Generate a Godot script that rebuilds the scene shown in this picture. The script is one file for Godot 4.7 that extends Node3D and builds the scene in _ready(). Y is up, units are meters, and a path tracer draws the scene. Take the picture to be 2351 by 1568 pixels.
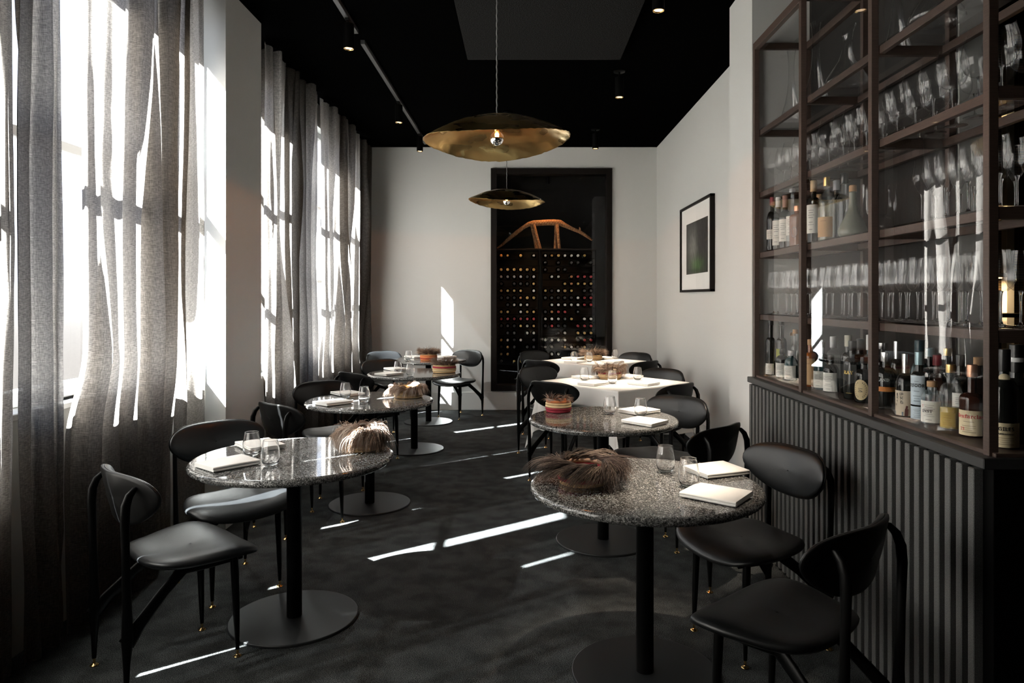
extends Node3D
# A dark restaurant room: curtained windows on the left, granite tables, black chairs, a glazed bar cabinet on the right.
# Metres, y up, the camera looks along -z.

const VX := 1198.0      # where the room's depth lines meet, in pixels of the 2351 x 1568 frame
const VY := 684.0
const FOC := 1620.0     # focal length in the same pixels
const EYE := 1.47
const ZB := -9.266      # back wall
const XR := 1.773       # right wall
const CEIL := 3.449
const TT := 0.745       # table top height

var M := {}
var taken := {}
var rng := RandomNumberGenerator.new()

# ------------------------------------------------------------------ mesh builder
class MB:
	var v := PackedVector3Array()
	var n := PackedVector3Array()
	var uv := PackedVector2Array()
	var col := PackedColorArray()
	var idx := PackedInt32Array()
	var tf := Transform3D()
	var color := Color(1, 1, 1)
	var colored := false

	func _fin(v0: int, i0: int, closed: bool, want := 0) -> void:
		# smooth normals for what was added, turned outwards by the signed volume
		var c := Vector3.ZERO
		for i in range(v0, v.size()):
			c += v[i]
		c /= maxf(1.0, v.size() - v0)
		var vol := 0.0
		for t in range(i0, idx.size(), 3):
			vol += (v[idx[t]] - c).dot((v[idx[t + 1]] - c).cross(v[idx[t + 2]] - c))
		var flip := vol < 0.0 if want == 0 else want < 0
		for t in range(i0, idx.size(), 3):
			if flip:
				var s := idx[t + 1]
				idx[t + 1] = idx[t + 2]
				idx[t + 2] = s
			var a := idx[t]
			var b := idx[t + 1]
			var d := idx[t + 2]
			var f := (v[b] - v[a]).cross(v[d] - v[a])
			n[a] += f
			n[b] += f
			n[d] += f
			# Godot's front faces run clockwise
			idx[t + 1] = d
			idx[t + 2] = b
		for i in range(v0, v.size()):
			n[i] = n[i].normalized() if n[i].length_squared() > 1e-20 else Vector3.UP

	func _put(p: Vector3, u: Vector2) -> void:
		v.append(tf * p)
		n.append(Vector3.ZERO)
		uv.append(u)
		col.append(color)

	func grid(p: PackedVector3Array, nu: int, nv: int, wrap := false, us := 1.0, vs := 1.0, want := 0) -> void:
		# nu points along u in each of nv rows
		var v0 := v.size()
		var i0 := idx.size()
		for j in nv:
			for i in nu:
				_put(p[j * nu + i], Vector2(us * i / float(maxi(1, nu - 1)), vs * j / float(maxi(1, nv - 1))))
		var last := nu if wrap else nu - 1
		for j in nv - 1:
			for i in last:
				var k := (i + 1) % nu
				var a := v0 + j * nu + i
				var b := v0 + j * nu + k
				var c := a + nu
				var d := b + nu
				if p[j * nu + i] != p[j * nu + k]:
					idx.append_array([a, b, d])
				if p[(j + 1) * nu + i] != p[(j + 1) * nu + k]:
					idx.append_array([a, d, c])
		_fin(v0, i0, true, want)

	func lathe(prof: Array, sides := 24, want := 0) -> void:
		# prof: [radius, height] pairs; a repeated pair makes a sharp edge
		var run := []
		var v0 := v.size()
		var runs := []
		for k in prof.size():
			if k > 0 and prof[k][0] == prof[k - 1][0] and prof[k][1] == prof[k - 1][1]:
				runs.append(run)
				run = []
			run.append(prof[k])
		runs.append(run)
		var turn := want
		if turn == 0:
			var a := 0.0
			for k in prof.size() - 1:
				a += (prof[k][0] + prof[k + 1][0]) * (prof[k][0] + prof[k + 1][0]) * (prof[k + 1][1] - prof[k][1])
			turn = 1 if a >= 0 else -1
		for r in runs:
			var p := PackedVector3Array()
			for q in r:
				for i in sides:
					var w := TAU * i / sides
					p.append(Vector3(q[0] * cos(w), q[1], -q[0] * sin(w)))
			grid(p, sides, r.size(), true, 1.0, 1.0, turn)

	func tube(path: Array, radii: Array, sides := 8, side := Vector3.ZERO, cap := true) -> void:
		# radii: a number or [along side, across] at each point
		var p := PackedVector3Array()
		var m := path.size()
		var ref := side
		var prev := Vector3.ZERO
		for k in m:
			var t: Vector3 = (path[mini(k + 1, m - 1)] - path[maxi(k - 1, 0)]).normalized()
			var s: Vector3
			if ref != Vector3.ZERO:
				s = (ref - t * ref.dot(t)).normalized()
			else:
				var g := prev if prev != Vector3.ZERO else (Vector3.UP if absf(t.y) < 0.9 else Vector3.RIGHT)
				s = (g - t * g.dot(t)).normalized()
				prev = s
			var o := t.cross(s)
			var ra: float = radii[k][0] if radii[k] is Array else radii[k]
			var rb: float = radii[k][1] if radii[k] is Array else radii[k]
			if k == 0 and cap:
				for i in sides:
					p.append(path[k])
			for i in sides:
				var w := TAU * i / sides
				p.append(path[k] + s * (ra * cos(w)) + o * (rb * sin(w)))
			if k == m - 1 and cap:
				for i in sides:
					p.append(path[k])
		grid(p, sides, m + (2 if cap else 0), true)

	func poly(pts: Array, centre: Vector3) -> void:
		# a flat polygon facing away from centre
		var v0 := v.size()
		var i0 := idx.size()
		for q in pts:
			_put(q, Vector2(q.x + q.z, q.y))
		for k in range(1, pts.size() - 1):
			idx.append_array([v0, v0 + k, v0 + k + 1])
		var nn: Vector3 = (pts[1] - pts[0]).cross(pts[2] - pts[0])
		_fin(v0, i0, false, 1 if nn.dot(pts[0] - centre) >= 0 else -1)

	func box(c: Vector3, s: Vector3, ch := 0.0) -> void:
		var h := s / 2.0
		if ch <= 0.0:
			for ax in 3:
				for sg in [-1.0, 1.0]:
					var q := []
					for k in [[-1, -1], [1, -1], [1, 1], [-1, 1]]:
						var e := Vector3.ZERO
						e[ax] = sg * h[ax]
						e[(ax + 1) % 3] = k[0] * h[(ax + 1) % 3]
						e[(ax + 2) % 3] = k[1] * h[(ax + 2) % 3]
						q.append(c + e)
					poly(q, c)
			return
		ch = minf(ch, minf(h.x, minf(h.y, h.z)) * 0.9)
		for ax in 3:
			var b1 := (ax + 1) % 3
			var b2 := (ax + 2) % 3
			for sg in [-1.0, 1.0]:
				var q := []
				for k in [[-1, -1], [1, -1], [1, 1], [-1, 1]]:
					var e := Vector3.ZERO
					e[ax] = sg * h[ax]
					e[b1] = k[0] * (h[b1] - ch)
					e[b2] = k[1] * (h[b2] - ch)
					q.append(c + e)
				poly(q, c)
				for s2 in [-1.0, 1.0]:      # edges between ax and b1
					var r := []
					for k in [[0, -1], [0, 1], [1, 1], [1, -1]]:
						var e := Vector3.ZERO
						e[ax] = sg * (h[ax] - (ch if k[0] else 0.0))
						e[b1] = s2 * (h[b1] - (0.0 if k[0] else ch))
						e[b2] = k[1] * (h[b2] - ch)
						r.append(c + e)
					poly(r, c)
		for x in [-1, 1]:
			for y in [-1, 1]:
				for z in [-1, 1]:
					poly([c + Vector3(x * h.x, y * (h.y - ch), z * (h.z - ch)), c + Vector3(x * (h.x - ch), y * h.y, z * (h.z - ch)), c + Vector3(x * (h.x - ch), y * (h.y - ch), z * h.z)], c)

	func mesh() -> ArrayMesh:
		var a := []
		a.resize(Mesh.ARRAY_MAX)
		a[Mesh.ARRAY_VERTEX] = v
		a[Mesh.ARRAY_NORMAL] = n
		a[Mesh.ARRAY_TEX_UV] = uv
		if colored:
			a[Mesh.ARRAY_COLOR] = col
		a[Mesh.ARRAY_INDEX] = idx
		var m := ArrayMesh.new()
		m.add_surface_from_arrays(Mesh.PRIMITIVE_TRIANGLES, a)
		return m

# ------------------------------------------------------------------ scene helpers
func numbered(called: String) -> String:
	if not taken.has(called):
		taken[called] = 0
		return called
	taken[called] += 1
	return "%s_%03d" % [called, taken[called]]

func tag(o: Node3D, label := "", category := "", group := "", kind := "") -> Node3D:
	for k in [["label", label], ["category", category], ["group", group], ["kind", kind]]:
		if k[1]:
			o.set_meta(k[0], k[1])
	return o

func put(mesh: Mesh, called: String, mat: Material, parent: Node3D = null) -> MeshInstance3D:
	var o := MeshInstance3D.new()
	o.mesh = mesh
	o.material_override = mat
	o.name = numbered(called) if parent == null else called
	(self if parent == null else parent).add_child(o, true)
	return o

func obj(mb: MB, called: String, mat: Material, parent: Node3D = null) -> MeshInstance3D:
	return put(mb.mesh(), called, mat, parent)

func struct(mb: MB, called: String, mat: Material, label: String, parent: Node3D = null) -> MeshInstance3D:
	var o := obj(mb, called, mat, parent)
	if parent == null:
		tag(o, label, "", "", "structure")
	return o

func thing(called: String, label: String, category: String, at := Vector3.ZERO, turn := 0.0, group := "") -> Node3D:
	var o := Node3D.new()
	o.name = numbered(called)
	add_child(o)
	o.position = at
	o.rotation.y = turn
	tag(o, label, category, group)
	return o

func dup(src: Node3D, called: String, label: String, at: Vector3, turn := 0.0, group := "") -> Node3D:
	var o: Node3D = src.duplicate()
	o.name = numbered(called)
	add_child(o)
	o.position = at
	o.rotation.y = turn
	tag(o, label, "", group)
	return o

func at(px: float, py: float, h: float) -> Vector3:      # the point at height h seen at that pixel
	var z := FOC * (EYE - h) / (py - VY)
	return Vector3((px - VX) * z / FOC, h, -z)

func atx(px: float, x: float, h: float) -> Vector3:      # the point of the plane x seen in that pixel column
	return Vector3(x, h, -FOC * x / (px - VX))

func box_at(lo: Vector3, hi: Vector3, ch := 0.0) -> MB:
	var b := MB.new()
	b.box((lo + hi) / 2, hi - lo, ch)
	return b

func nth(i: int) -> String:
	return ["first", "second", "third", "fourth", "fifth", "sixth", "seventh", "eighth", "ninth", "tenth", "eleventh", "twelfth", "thirteenth", "fourteenth", "fifteenth", "sixteenth", "seventeenth", "eighteenth", "nineteenth", "twentieth", "twenty-first", "twenty-second", "twenty-third", "twenty-fourth", "twenty-fifth", "twenty-sixth"][i]

# ------------------------------------------------------------------ materials
func mat(c: Color, rough := 0.6, metal := 0.0, spec := 0.5) -> StandardMaterial3D:   # c is a linear base colour
	var m := StandardMaterial3D.new()
	m.albedo_color = c.linear_to_srgb()
	m.roughness = rough
	m.metallic = metal
	m.metallic_specular = spec
	return m

func noise_tex(size: int, freq: float, stops: Array, kind := FastNoiseLite.TYPE_SIMPLEX_SMOOTH, octaves := 3, sd := 1, normal := false, bump := 4.0) -> NoiseTexture2D:
	var f := FastNoiseLite.new()
	f.noise_type = kind
	f.frequency = freq
	f.seed = sd
	f.fractal_octaves = octaves
	if octaves <= 1:
		f.fractal_type = FastNoiseLite.FRACTAL_NONE
	if kind == FastNoiseLite.TYPE_CELLULAR:
		f.cellular_return_type = FastNoiseLite.RETURN_CELL_VALUE
	var t := NoiseTexture2D.new()
	t.width = size
	t.height = size
	t.seamless = true
	t.noise = f
	t.as_normal_map = normal
	t.bump_strength = bump
	if stops:
		var g := Gradient.new()
		g.offsets = PackedFloat32Array(stops.map(func(s): return s[0]))
		g.colors = PackedColorArray(stops.map(func(s): return s[1]))
		t.color_ramp = g
	return t

func grey(a: float) -> Color:
	return Color(a, a, a)

func tri(m: StandardMaterial3D, scale: float, world := true) -> void:
	m.uv1_triplanar = true
	m.uv1_world_triplanar = world
	m.uv1_scale = Vector3.ONE * scale

func glassy(c: Color, a: float, rough := 0.02) -> StandardMaterial3D:
	var m := mat(c, rough)
	m.albedo_color.a = a
	m.transparency = BaseMaterial3D.TRANSPARENCY_ALPHA
	m.cull_mode = BaseMaterial3D.CULL_DISABLED
	return m

func linen_image() -> Image:
	# a slubby plain weave: every row and column of threads has its own weight
	var s := 512
	var im := Image.create(s, s, false, Image.FORMAT_RGB8)
	var rows := FastNoiseLite.new()
	rows.seed = 5
	rows.frequency = 0.012
	rows.fractal_octaves = 3
	var rw := PackedFloat32Array()
	var cw := PackedFloat32Array()
	for i in s:
		rw.append(rng.randf())
		cw.append(rng.randf())
	for y in s:
		for x in s:
			var slub := rows.get_noise_2d(x * 1.0, y * 9.0)
			var warp := rows.get_noise_2d(x * 9.0 + 900.0, y * 0.8)
			var k := 0.50 + 0.10 * (rw[y] - 0.5) + 0.10 * (cw[x] - 0.5) + 0.16 * slub + 0.10 * warp
			k *= 0.93 if (x + y) % 2 == 0 else 1.05
			im.set_pixel(x, y, Color(k, k * 0.966, k * 0.928))
	return im

func forest_image() -> Image:
	# the framed photograph: a dim wood of blurred vertical streaks over a green floor
	var w := 192
	var h := 320
	var im := Image.create(w, h, false, Image.FORMAT_RGB8)
	var f := FastNoiseLite.new()
	f.seed = 11
	f.frequency = 0.05
	for y in h:
		for x in w:
			var a := f.get_noise_2d(x * 1.6, y * 0.12) * 0.5 + 0.5
			var b := f.get_noise_2d(x * 4.0 + 300.0, y * 0.3) * 0.5 + 0.5
			var mist := exp(-pow((x - 62.0) / 46.0, 2.0) - pow((y - 150.0) / 110.0, 2.0))
			var g := exp(-pow((x - 105.0) / 60.0, 2.0) - pow((y - 270.0) / 44.0, 2.0))
			var k := (0.07 + 0.34 * a * b + 0.46 * mist * (0.5 + 0.5 * b))
			im.set_pixel(x, y, Color(k + 0.07 * g, k * 1.02 + 0.20 * g, k * 0.97 + 0.01 * g))
	return im

func make_materials() -> void:
	M.wall = mat(Color(0.645, 0.648, 0.630), 0.92, 0.0, 0.3)
	M.wall.normal_enabled = true
	M.wall.normal_texture = noise_tex(256, 0.06, [], FastNoiseLite.TYPE_SIMPLEX_SMOOTH, 3, 3, true, 1.5)
	M.wall.normal_scale = 0.12
	tri(M.wall, 3.0)
	M.ceiling = mat(grey(0.0014), 0.9, 0.0, 0.0)
	M.ceiling.specular_mode = BaseMaterial3D.SPECULAR_DISABLED
	M.taupe = mat(Color(0.014, 0.0125, 0.0105), 0.85)
	M.slat_plain = mat(grey(0.03), 0.5)
	M.dark_wall = mat(grey(0.02), 0.8)
	M.carpet = mat(grey(1.0), 0.95, 0.0, 0.15)
	M.carpet.albedo_texture = noise_tex(1024, 0.16, [[0.2, Color(0.125, 0.132, 0.133)], [0.5, Color(0.265, 0.274, 0.273)], [0.8, Color(0.43, 0.437, 0.433)]], FastNoiseLite.TYPE_SIMPLEX, 3, 21)
	tri(M.carpet, 1.25)
	M.carpet.heightmap_enabled = true
	M.carpet.heightmap_texture = M.carpet.albedo_texture
	M.carpet.heightmap_scale = 1.0
	M.carpet.detail_enabled = true
	M.carpet.detail_blend_mode = BaseMaterial3D.BLEND_MODE_MUL
	M.carpet.detail_uv_layer = BaseMaterial3D.DETAIL_UV_2
	M.carpet.uv2_triplanar = true
	M.carpet.uv2_world_triplanar = true
	M.carpet.uv2_scale = Vector3.ONE * 0.55
	M.carpet.detail_albedo = noise_tex(512, 0.02, [[0.25, grey(0.80)], [0.6, grey(0.95)], [0.8, grey(1.0)]], FastNoiseLite.TYPE_SIMPLEX_SMOOTH, 4, 8)
	M.granite = mat(grey(1.0), 0.06, 0.0, 0.5)
	M.granite.albedo_texture = noise_tex(1024, 0.14, [[0.0, grey(0.06)], [0.30, Color(0.15, 0.15, 0.148)], [0.36, Color(0.38, 0.378, 0.37)], [0.60, Color(0.48, 0.477, 0.465)], [0.66, Color(0.24, 0.239, 0.233)], [0.84, Color(0.38, 0.377, 0.37)], [0.88, Color(0.66, 0.657, 0.645)], [1.0, Color(0.74, 0.737, 0.725)]], FastNoiseLite.TYPE_CELLULAR, 1, 4)
	tri(M.granite, 2.1, false)
	M.leather = mat(Color(0.0035, 0.004, 0.0045), 0.40, 0.0, 0.48)
	M.leather.normal_enabled = true
	M.leather.normal_texture = noise_tex(256, 0.09, [], FastNoiseLite.TYPE_CELLULAR, 1, 2, true, 2.0)
	M.leather.normal_scale = 0.10
	tri(M.leather, 9.0, false)
	M.shell = mat(grey(0.003), 0.40, 0.0, 0.34)
	M.black = mat(grey(0.002), 0.5, 0.0, 0.2)
	M.frame = mat(grey(0.002), 0.36, 0.0, 0.3)
	M.plate = mat(Color(0.010, 0.011, 0.0115), 0.44, 0.0, 0.5)
	M.brass = mat(Color(0.80, 0.53, 0.22), 0.22, 1.0)
	M.linen = mat(Color(0.93, 0.91, 0.895), 0.95, 0.0, 0.2)
	M.linen.albedo_texture = ImageTexture.create_from_image(linen_image())
	M.linen.backlight_enabled = true
	M.linen.backlight = Color(1.25, 1.25, 1.25)
	M.linen.albedo_color.a = 0.996      # an open weave
	M.linen.transparency = BaseMaterial3D.TRANSPARENCY_ALPHA
	M.linen.cull_mode = BaseMaterial3D.CULL_DISABLED
	M.cloth = mat(Color(0.80, 0.785, 0.755), 0.9, 0.0, 0.25)
	M.cloth.normal_enabled = true
	M.cloth.normal_texture = noise_tex(256, 0.2, [], FastNoiseLite.TYPE_SIMPLEX, 2, 9, true, 2.0)
	M.cloth.normal_scale = 0.15
	tri(M.cloth, 6.0, false)
	M.cloth.cull_mode = BaseMaterial3D.CULL_DISABLED
	M.pane = glassy(grey(0.1), 0.004, 0.0)
	M.museum_glass = glassy(grey(0.1), 0.004, 0.0)
	M.museum_glass.metallic_specular = 0.22
	M.ware = glassy(grey(0.2), 0.004, 0.0)
	M.solid_glass = mat(grey(1.0), 0.0)
	M.solid_glass.albedo_color.a = 0.02
	M.solid_glass.refraction_enabled = true
	M.solid_glass.refraction_scale = 0.05
	M.white_paint = mat(grey(0.72), 0.45)
	M.wood = mat(grey(1.0), 0.5, 0.0, 0.45)
	var wg := FastNoiseLite.new()
	wg.seed = 14
	wg.frequency = 0.02
	var wim := Image.create(256, 256, false, Image.FORMAT_RGB8)
	for y in 256:
		for x in 256:
			var k := 0.5 + 0.5 * wg.get_noise_2d(x * 0.7, y * 14.0) + 0.12 * wg.get_noise_2d(x * 6.0, y * 60.0)
			wim.set_pixel(x, y, Color(0.255 + 0.09 * k, 0.205 + 0.075 * k, 0.180 + 0.068 * k))
	M.wood.albedo_texture = ImageTexture.create_from_image(wim)
	tri(M.wood, 3.0)
	M.dark_wood = mat(Color(0.008, 0.006, 0.005), 0.5, 0.0, 0.28)
	M.slat = mat(grey(1.0), 0.62, 0.0, 0.35)
	M.slat.albedo_texture = noise_tex(256, 0.25, [[0.25, grey(0.31)], [0.55, Color(0.385, 0.388, 0.38)], [0.8, Color(0.47, 0.472, 0.465)]], FastNoiseLite.TYPE_SIMPLEX, 2, 31)
	tri(M.slat, 4.0)
	M.felt = mat(grey(1.0), 0.95, 0.0, 0.0)
	M.felt.specular_mode = BaseMaterial3D.SPECULAR_DISABLED
	M.felt.albedo_texture = noise_tex(512, 0.09, [[0.25, grey(0.09)], [0.5, grey(0.145)], [0.8, grey(0.21)]], FastNoiseLite.TYPE_SIMPLEX, 3, 41)
	tri(M.felt, 2.2)

# ------------------------------------------------------------------ the room
func wall_with_holes(axis_x: bool, a0: float, a1: float, y0: float, y1: float, t0: float, t1: float, holes: Array) -> MB:
	# a wall that runs from a0 to a1 (along x, or along z), of thickness t0..t1; holes: [from, to, low, high]
	var b := MB.new()
	var cuts := [a0]
	for h in holes:
		cuts.append(h[0])
		cuts.append(h[1])
	cuts.append(a1)
	var slab := func(p: float, q: float, lo: float, hi: float):
		if q - p > 0.001 and hi - lo > 0.001:
			if axis_x:
				b.box(Vector3((p + q) / 2, (lo + hi) / 2, (t0 + t1) / 2), Vector3(q - p, hi - lo, t1 - t0))
			else:
				b.box(Vector3((t0 + t1) / 2, (lo + hi) / 2, (p + q) / 2), Vector3(t1 - t0, hi - lo, q - p))
	for k in range(0, cuts.size() - 1):
		if k % 2 == 0:
			slab.call(cuts[k], cuts[k + 1], y0, y1)
		else:
			var h: Array = holes[(k - 1) / 2]
			slab.call(h[0], h[1], y0, h[2])
			slab.call(h[0], h[1], h[3], y1)
	return b

func sill_of(z: float) -> float:
	return 0.72 if z > -1.0 else (1.0 if z > -4.9 else 0.86)

func build_window(n: int, z0: float, z1: float, lo: float, hi: float) -> void:
	var x := -2.19
	var w := thing("window_%d" % n, "white timber window behind the curtains, the %s from the camera" % nth(n - 1), "")
	w.remove_meta("category")
	w.set_meta("kind", "structure")
	var f := MB.new()
	for e in [[z0, z0 + 0.06, lo, hi], [z1 - 0.06, z1, lo, hi], [z0, z1, lo, lo + 0.07], [z0, z1, hi - 0.06, hi]]:
		f.box(Vector3(x, (e[2] + e[3]) / 2, (e[0] + e[1]) / 2), Vector3(0.07, e[3] - e[2], e[1] - e[0]), 0.004)
	obj(f, "window_frame", M.white_paint, w)
	var rows := 2 if n <= 2 else 3
	var cols := 1 if n <= 2 else maxi(1, int(round((z1 - z0) / 1.0)))
	for r in range(1, rows):
		var y := lo + (hi - lo) * r / rows
		var t := 0.05 if n <= 2 else 0.032
		obj(box_at(Vector3(x - 0.02, y - t / 2, z0 + 0.05), Vector3(x + 0.02, y + t / 2, z1 - 0.05), 0.003), "glazing_bar", M.white_paint, w)
	for c in range(1, cols):
		var z := z0 + (z1 - z0) * c / cols
		obj(box_at(Vector3(x - 0.018, lo + 0.06, z - 0.014), Vector3(x + 0.018, hi - 0.05, z + 0.014), 0.003), "glazing_bar", M.white_paint, w)
	for r in rows:
		for c in cols:
			var y0 := lo + (hi - lo) * r / rows
			var y1 := lo + (hi - lo) * (r + 1) / rows
			var p := z0 + (z1 - z0) * c / cols
			var q := z0 + (z1 - z0) * (c + 1) / cols
			obj(sheet(Vector3(x, y0 + 0.012, p + 0.012), Vector3(x, y1 - 0.012, q - 0.012)), "pane", M.pane, w)
	obj(box_at(Vector3(-2.22, lo - 0.03, z0 - 0.04), Vector3(-2.05, lo, z1 + 0.04), 0.004), "window_sill", M.white_paint, w)

func curtain(label: String, z0: float, z1: float, sd: int, amp := 0.05, pitch := 0.17, xc := -1.97, fold := 1.0, tuck := 0.0) -> void:
	# linen hung in soft uneven folds from the ceiling to the floor, z0 nearest the camera: flat stretches of one
	# layer, and places where the cloth doubles back over itself
	var f := FastNoiseLite.new()
	f.seed = sd
	f.frequency = 0.9
	f.fractal_octaves = 2
	var nu := int((z0 - z1) / 0.0055)
	var nv := 60
	var p := PackedVector3Array()
	for j in nv:
		var t := float(j) / (nv - 1)
		var y := 0.012 + (CEIL - 0.03 - 0.012) * t
		var low := 1.0 - t
		for i in nu:
			var s := float(i) / (nu - 1)
			var z := z0 + (z1 - z0) * s
			var draw_in := tuck * smoothstep(1.25, 0.85, y) * (1.0 - s)      # lower down the edge is drawn across the gap
			var drift := f.get_noise_2d(z * 0.7, y * 0.30) * (0.3 + low)
			var ph := TAU * ((z0 - z) / pitch) + 5.5 * f.get_noise_2d(z * 1.3, 40.0) + 2.4 * drift
			var deep := clampf(2.6 * f.get_noise_2d(z * 4.2, 80.0 + 0.22 * y) - 0.05, 0.0, 1.0)
			var a := amp * (0.42 + 0.22 * low + 1.35 * deep)
			var over := (0.12 + 1.25 * deep) * fold
			a *= smoothstep(0.0, 0.10, minf(s, 1.0 - s) * (z0 - z1))
			var wave := sin(ph) + 0.22 * sin(2.0 * ph + 1.3 + drift)
			var big := 0.035 * f.get_noise_2d(z * 0.9 + 7.0, y * 0.25 + 3.0)
			var fine := 0.010 * f.get_noise_2d(z * 6.0, y * 0.5 + 20.0) * (0.25 + low) + 0.004 * f.get_noise_2d(z * 14.0, y * 1.5 + 70.0)
			var zz := z + over * pitch * 0.17 * sin(2.0 * ph + 0.6)
			var e := minf(s, 1.0 - s) * (z0 - z1)
			zz = lerpf(clampf(zz, z1, z0), zz, clampf(e / 0.05, 0.0, 1.0))
			p.append(Vector3(xc + a * wave + big + fine, y, zz + draw_in))
	var b := MB.new()
	b.grid(p, nu, nv, false, (z0 - z1) * 1.6 / 0.17, 3.4 / 0.17, 1)
	tag(obj(b, "curtain", M.linen), label, "curtain", "linen curtains along the windows")

func build_room() -> void:
	struct(box_at(Vector3(-2.4, -0.12, -10.7), Vector3(4.05, 0.0, 2.15)), "floor", M.carpet, "dark charcoal carpet over the whole room")
	struct(box_at(Vector3(-2.4, CEIL, -10.7), Vector3(4.05, CEIL + 0.15, 2.15)), "ceiling", M.ceiling, "matt black ceiling")
	struct(wall_with_holes(true, -2.08, 1.93, 0, CEIL, ZB - 0.16, ZB, [[-0.345, 1.125, 0.31, 3.11]]), "wall_back", M.wall, "pale warm grey back wall with a cellar window")
	var wins := [[-8.5, -6.40], [-5.95, -5.10], [-4.42, -2.80], [-2.62, -0.6]]
	struct(wall_with_holes(false, ZB - 0.16, 2.15, 0, CEIL, -2.30, -2.08, wins.map(func(q): return [q[0], q[1], sill_of(q[1]), 3.38 if q[1] > -4.9 else 3.22])), "wall_left", M.wall, "pale window wall behind the curtains")
	for k in 4:
		build_window(4 - k, wins[k][0], wins[k][1], sill_of(wins[k][1]), 3.38 if k > 1 else 3.22)
	struct(box_at(Vector3(-2.08, 0, -5.09), Vector3(-1.88, CEIL, -4.48)), "pillar_left", M.wall, "pale pier between the two curtained bays")
	struct(box_at(Vector3(1.418, 0, -4.816), Vector3(XR, CEIL, -4.345)), "pillar_right", M.wall, "pale pier at the far end of the glazed cabinet")
	struct(box_at(Vector3(XR, 0, ZB), Vector3(1.93, CEIL, -2.86)), "wall_right", M.wall, "pale warm grey right wall with a framed photograph")
	struct(box_at(Vector3(-2.4, 0, 2.0), Vector3(4.05, CEIL, 2.15)), "wall_front", M.dark_wall, "dark wall behind the camera")
	struct(box_at(Vector3(3.9, 0, -5.45), Vector3(4.05, CEIL, 2.0)), "wall_kitchen_right", M.dark_wall, "dark side wall of the kitchen")
	# skirtings
	struct(box_at(Vector3(-1.95, 0, ZB), Vector3(XR, 0.235, ZB + 0.016), 0.003), "baseboard_back", M.wall, "pale painted skirting along the back wall")
	struct(box_at(Vector3(XR - 0.016, 0, ZB + 0.016), Vector3(XR, 0.235, -4.816), 0.003), "baseboard_right", M.wall, "pale painted skirting along the right wall")
	# curtains: a gap stays open at every panel's end, where the sun comes through
	curtain("linen curtain panel nearest the camera, just outside the photo's left edge", -0.5, -2.388, 3)
	curtain("linen curtain panel at the photo's left edge, sunlit in its upper half", -2.404, -2.73, 303, 0.05, 0.16)
	curtain("narrow dark brown linen curtain panel gathered in deep folds, left part of the photo", -2.785, -3.035, 19, 0.07, 0.10, -1.985, 1.3)
	curtain("broad sunlit linen curtain panel right of the dark folded one", -3.165, -3.985, 103, 0.05, 0.17, -1.97, 1.0, 0.11)
	curtain("narrow sunlit linen curtain panel ending at the pale pier", -4.005, -4.385, 153)
	curtain("narrow linen curtain panel just past the pale pier", -5.36, -6.765, 204)
	curtain("linen curtain panel in the far bay, reaching to the last window's end", -6.86, -8.50, 254, 0.05, 0.17, -1.97, 1.0, 0.08)
	curtain("dark linen curtain panel gathered in the corner against the back wall", -8.60, -9.235, 61, 0.07, 0.12, -1.985, 1.3)
	# ceiling panel
	var ap := box_at(Vector3(-0.44, CEIL - 0.052, -5.716), Vector3(0.80, CEIL - 0.001, -1.6), 0.004)
	tag(obj(ap, "acoustic_panel", M.felt), "grey felt acoustic panel fixed flat under the black ceiling", "ceiling panel")

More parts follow.
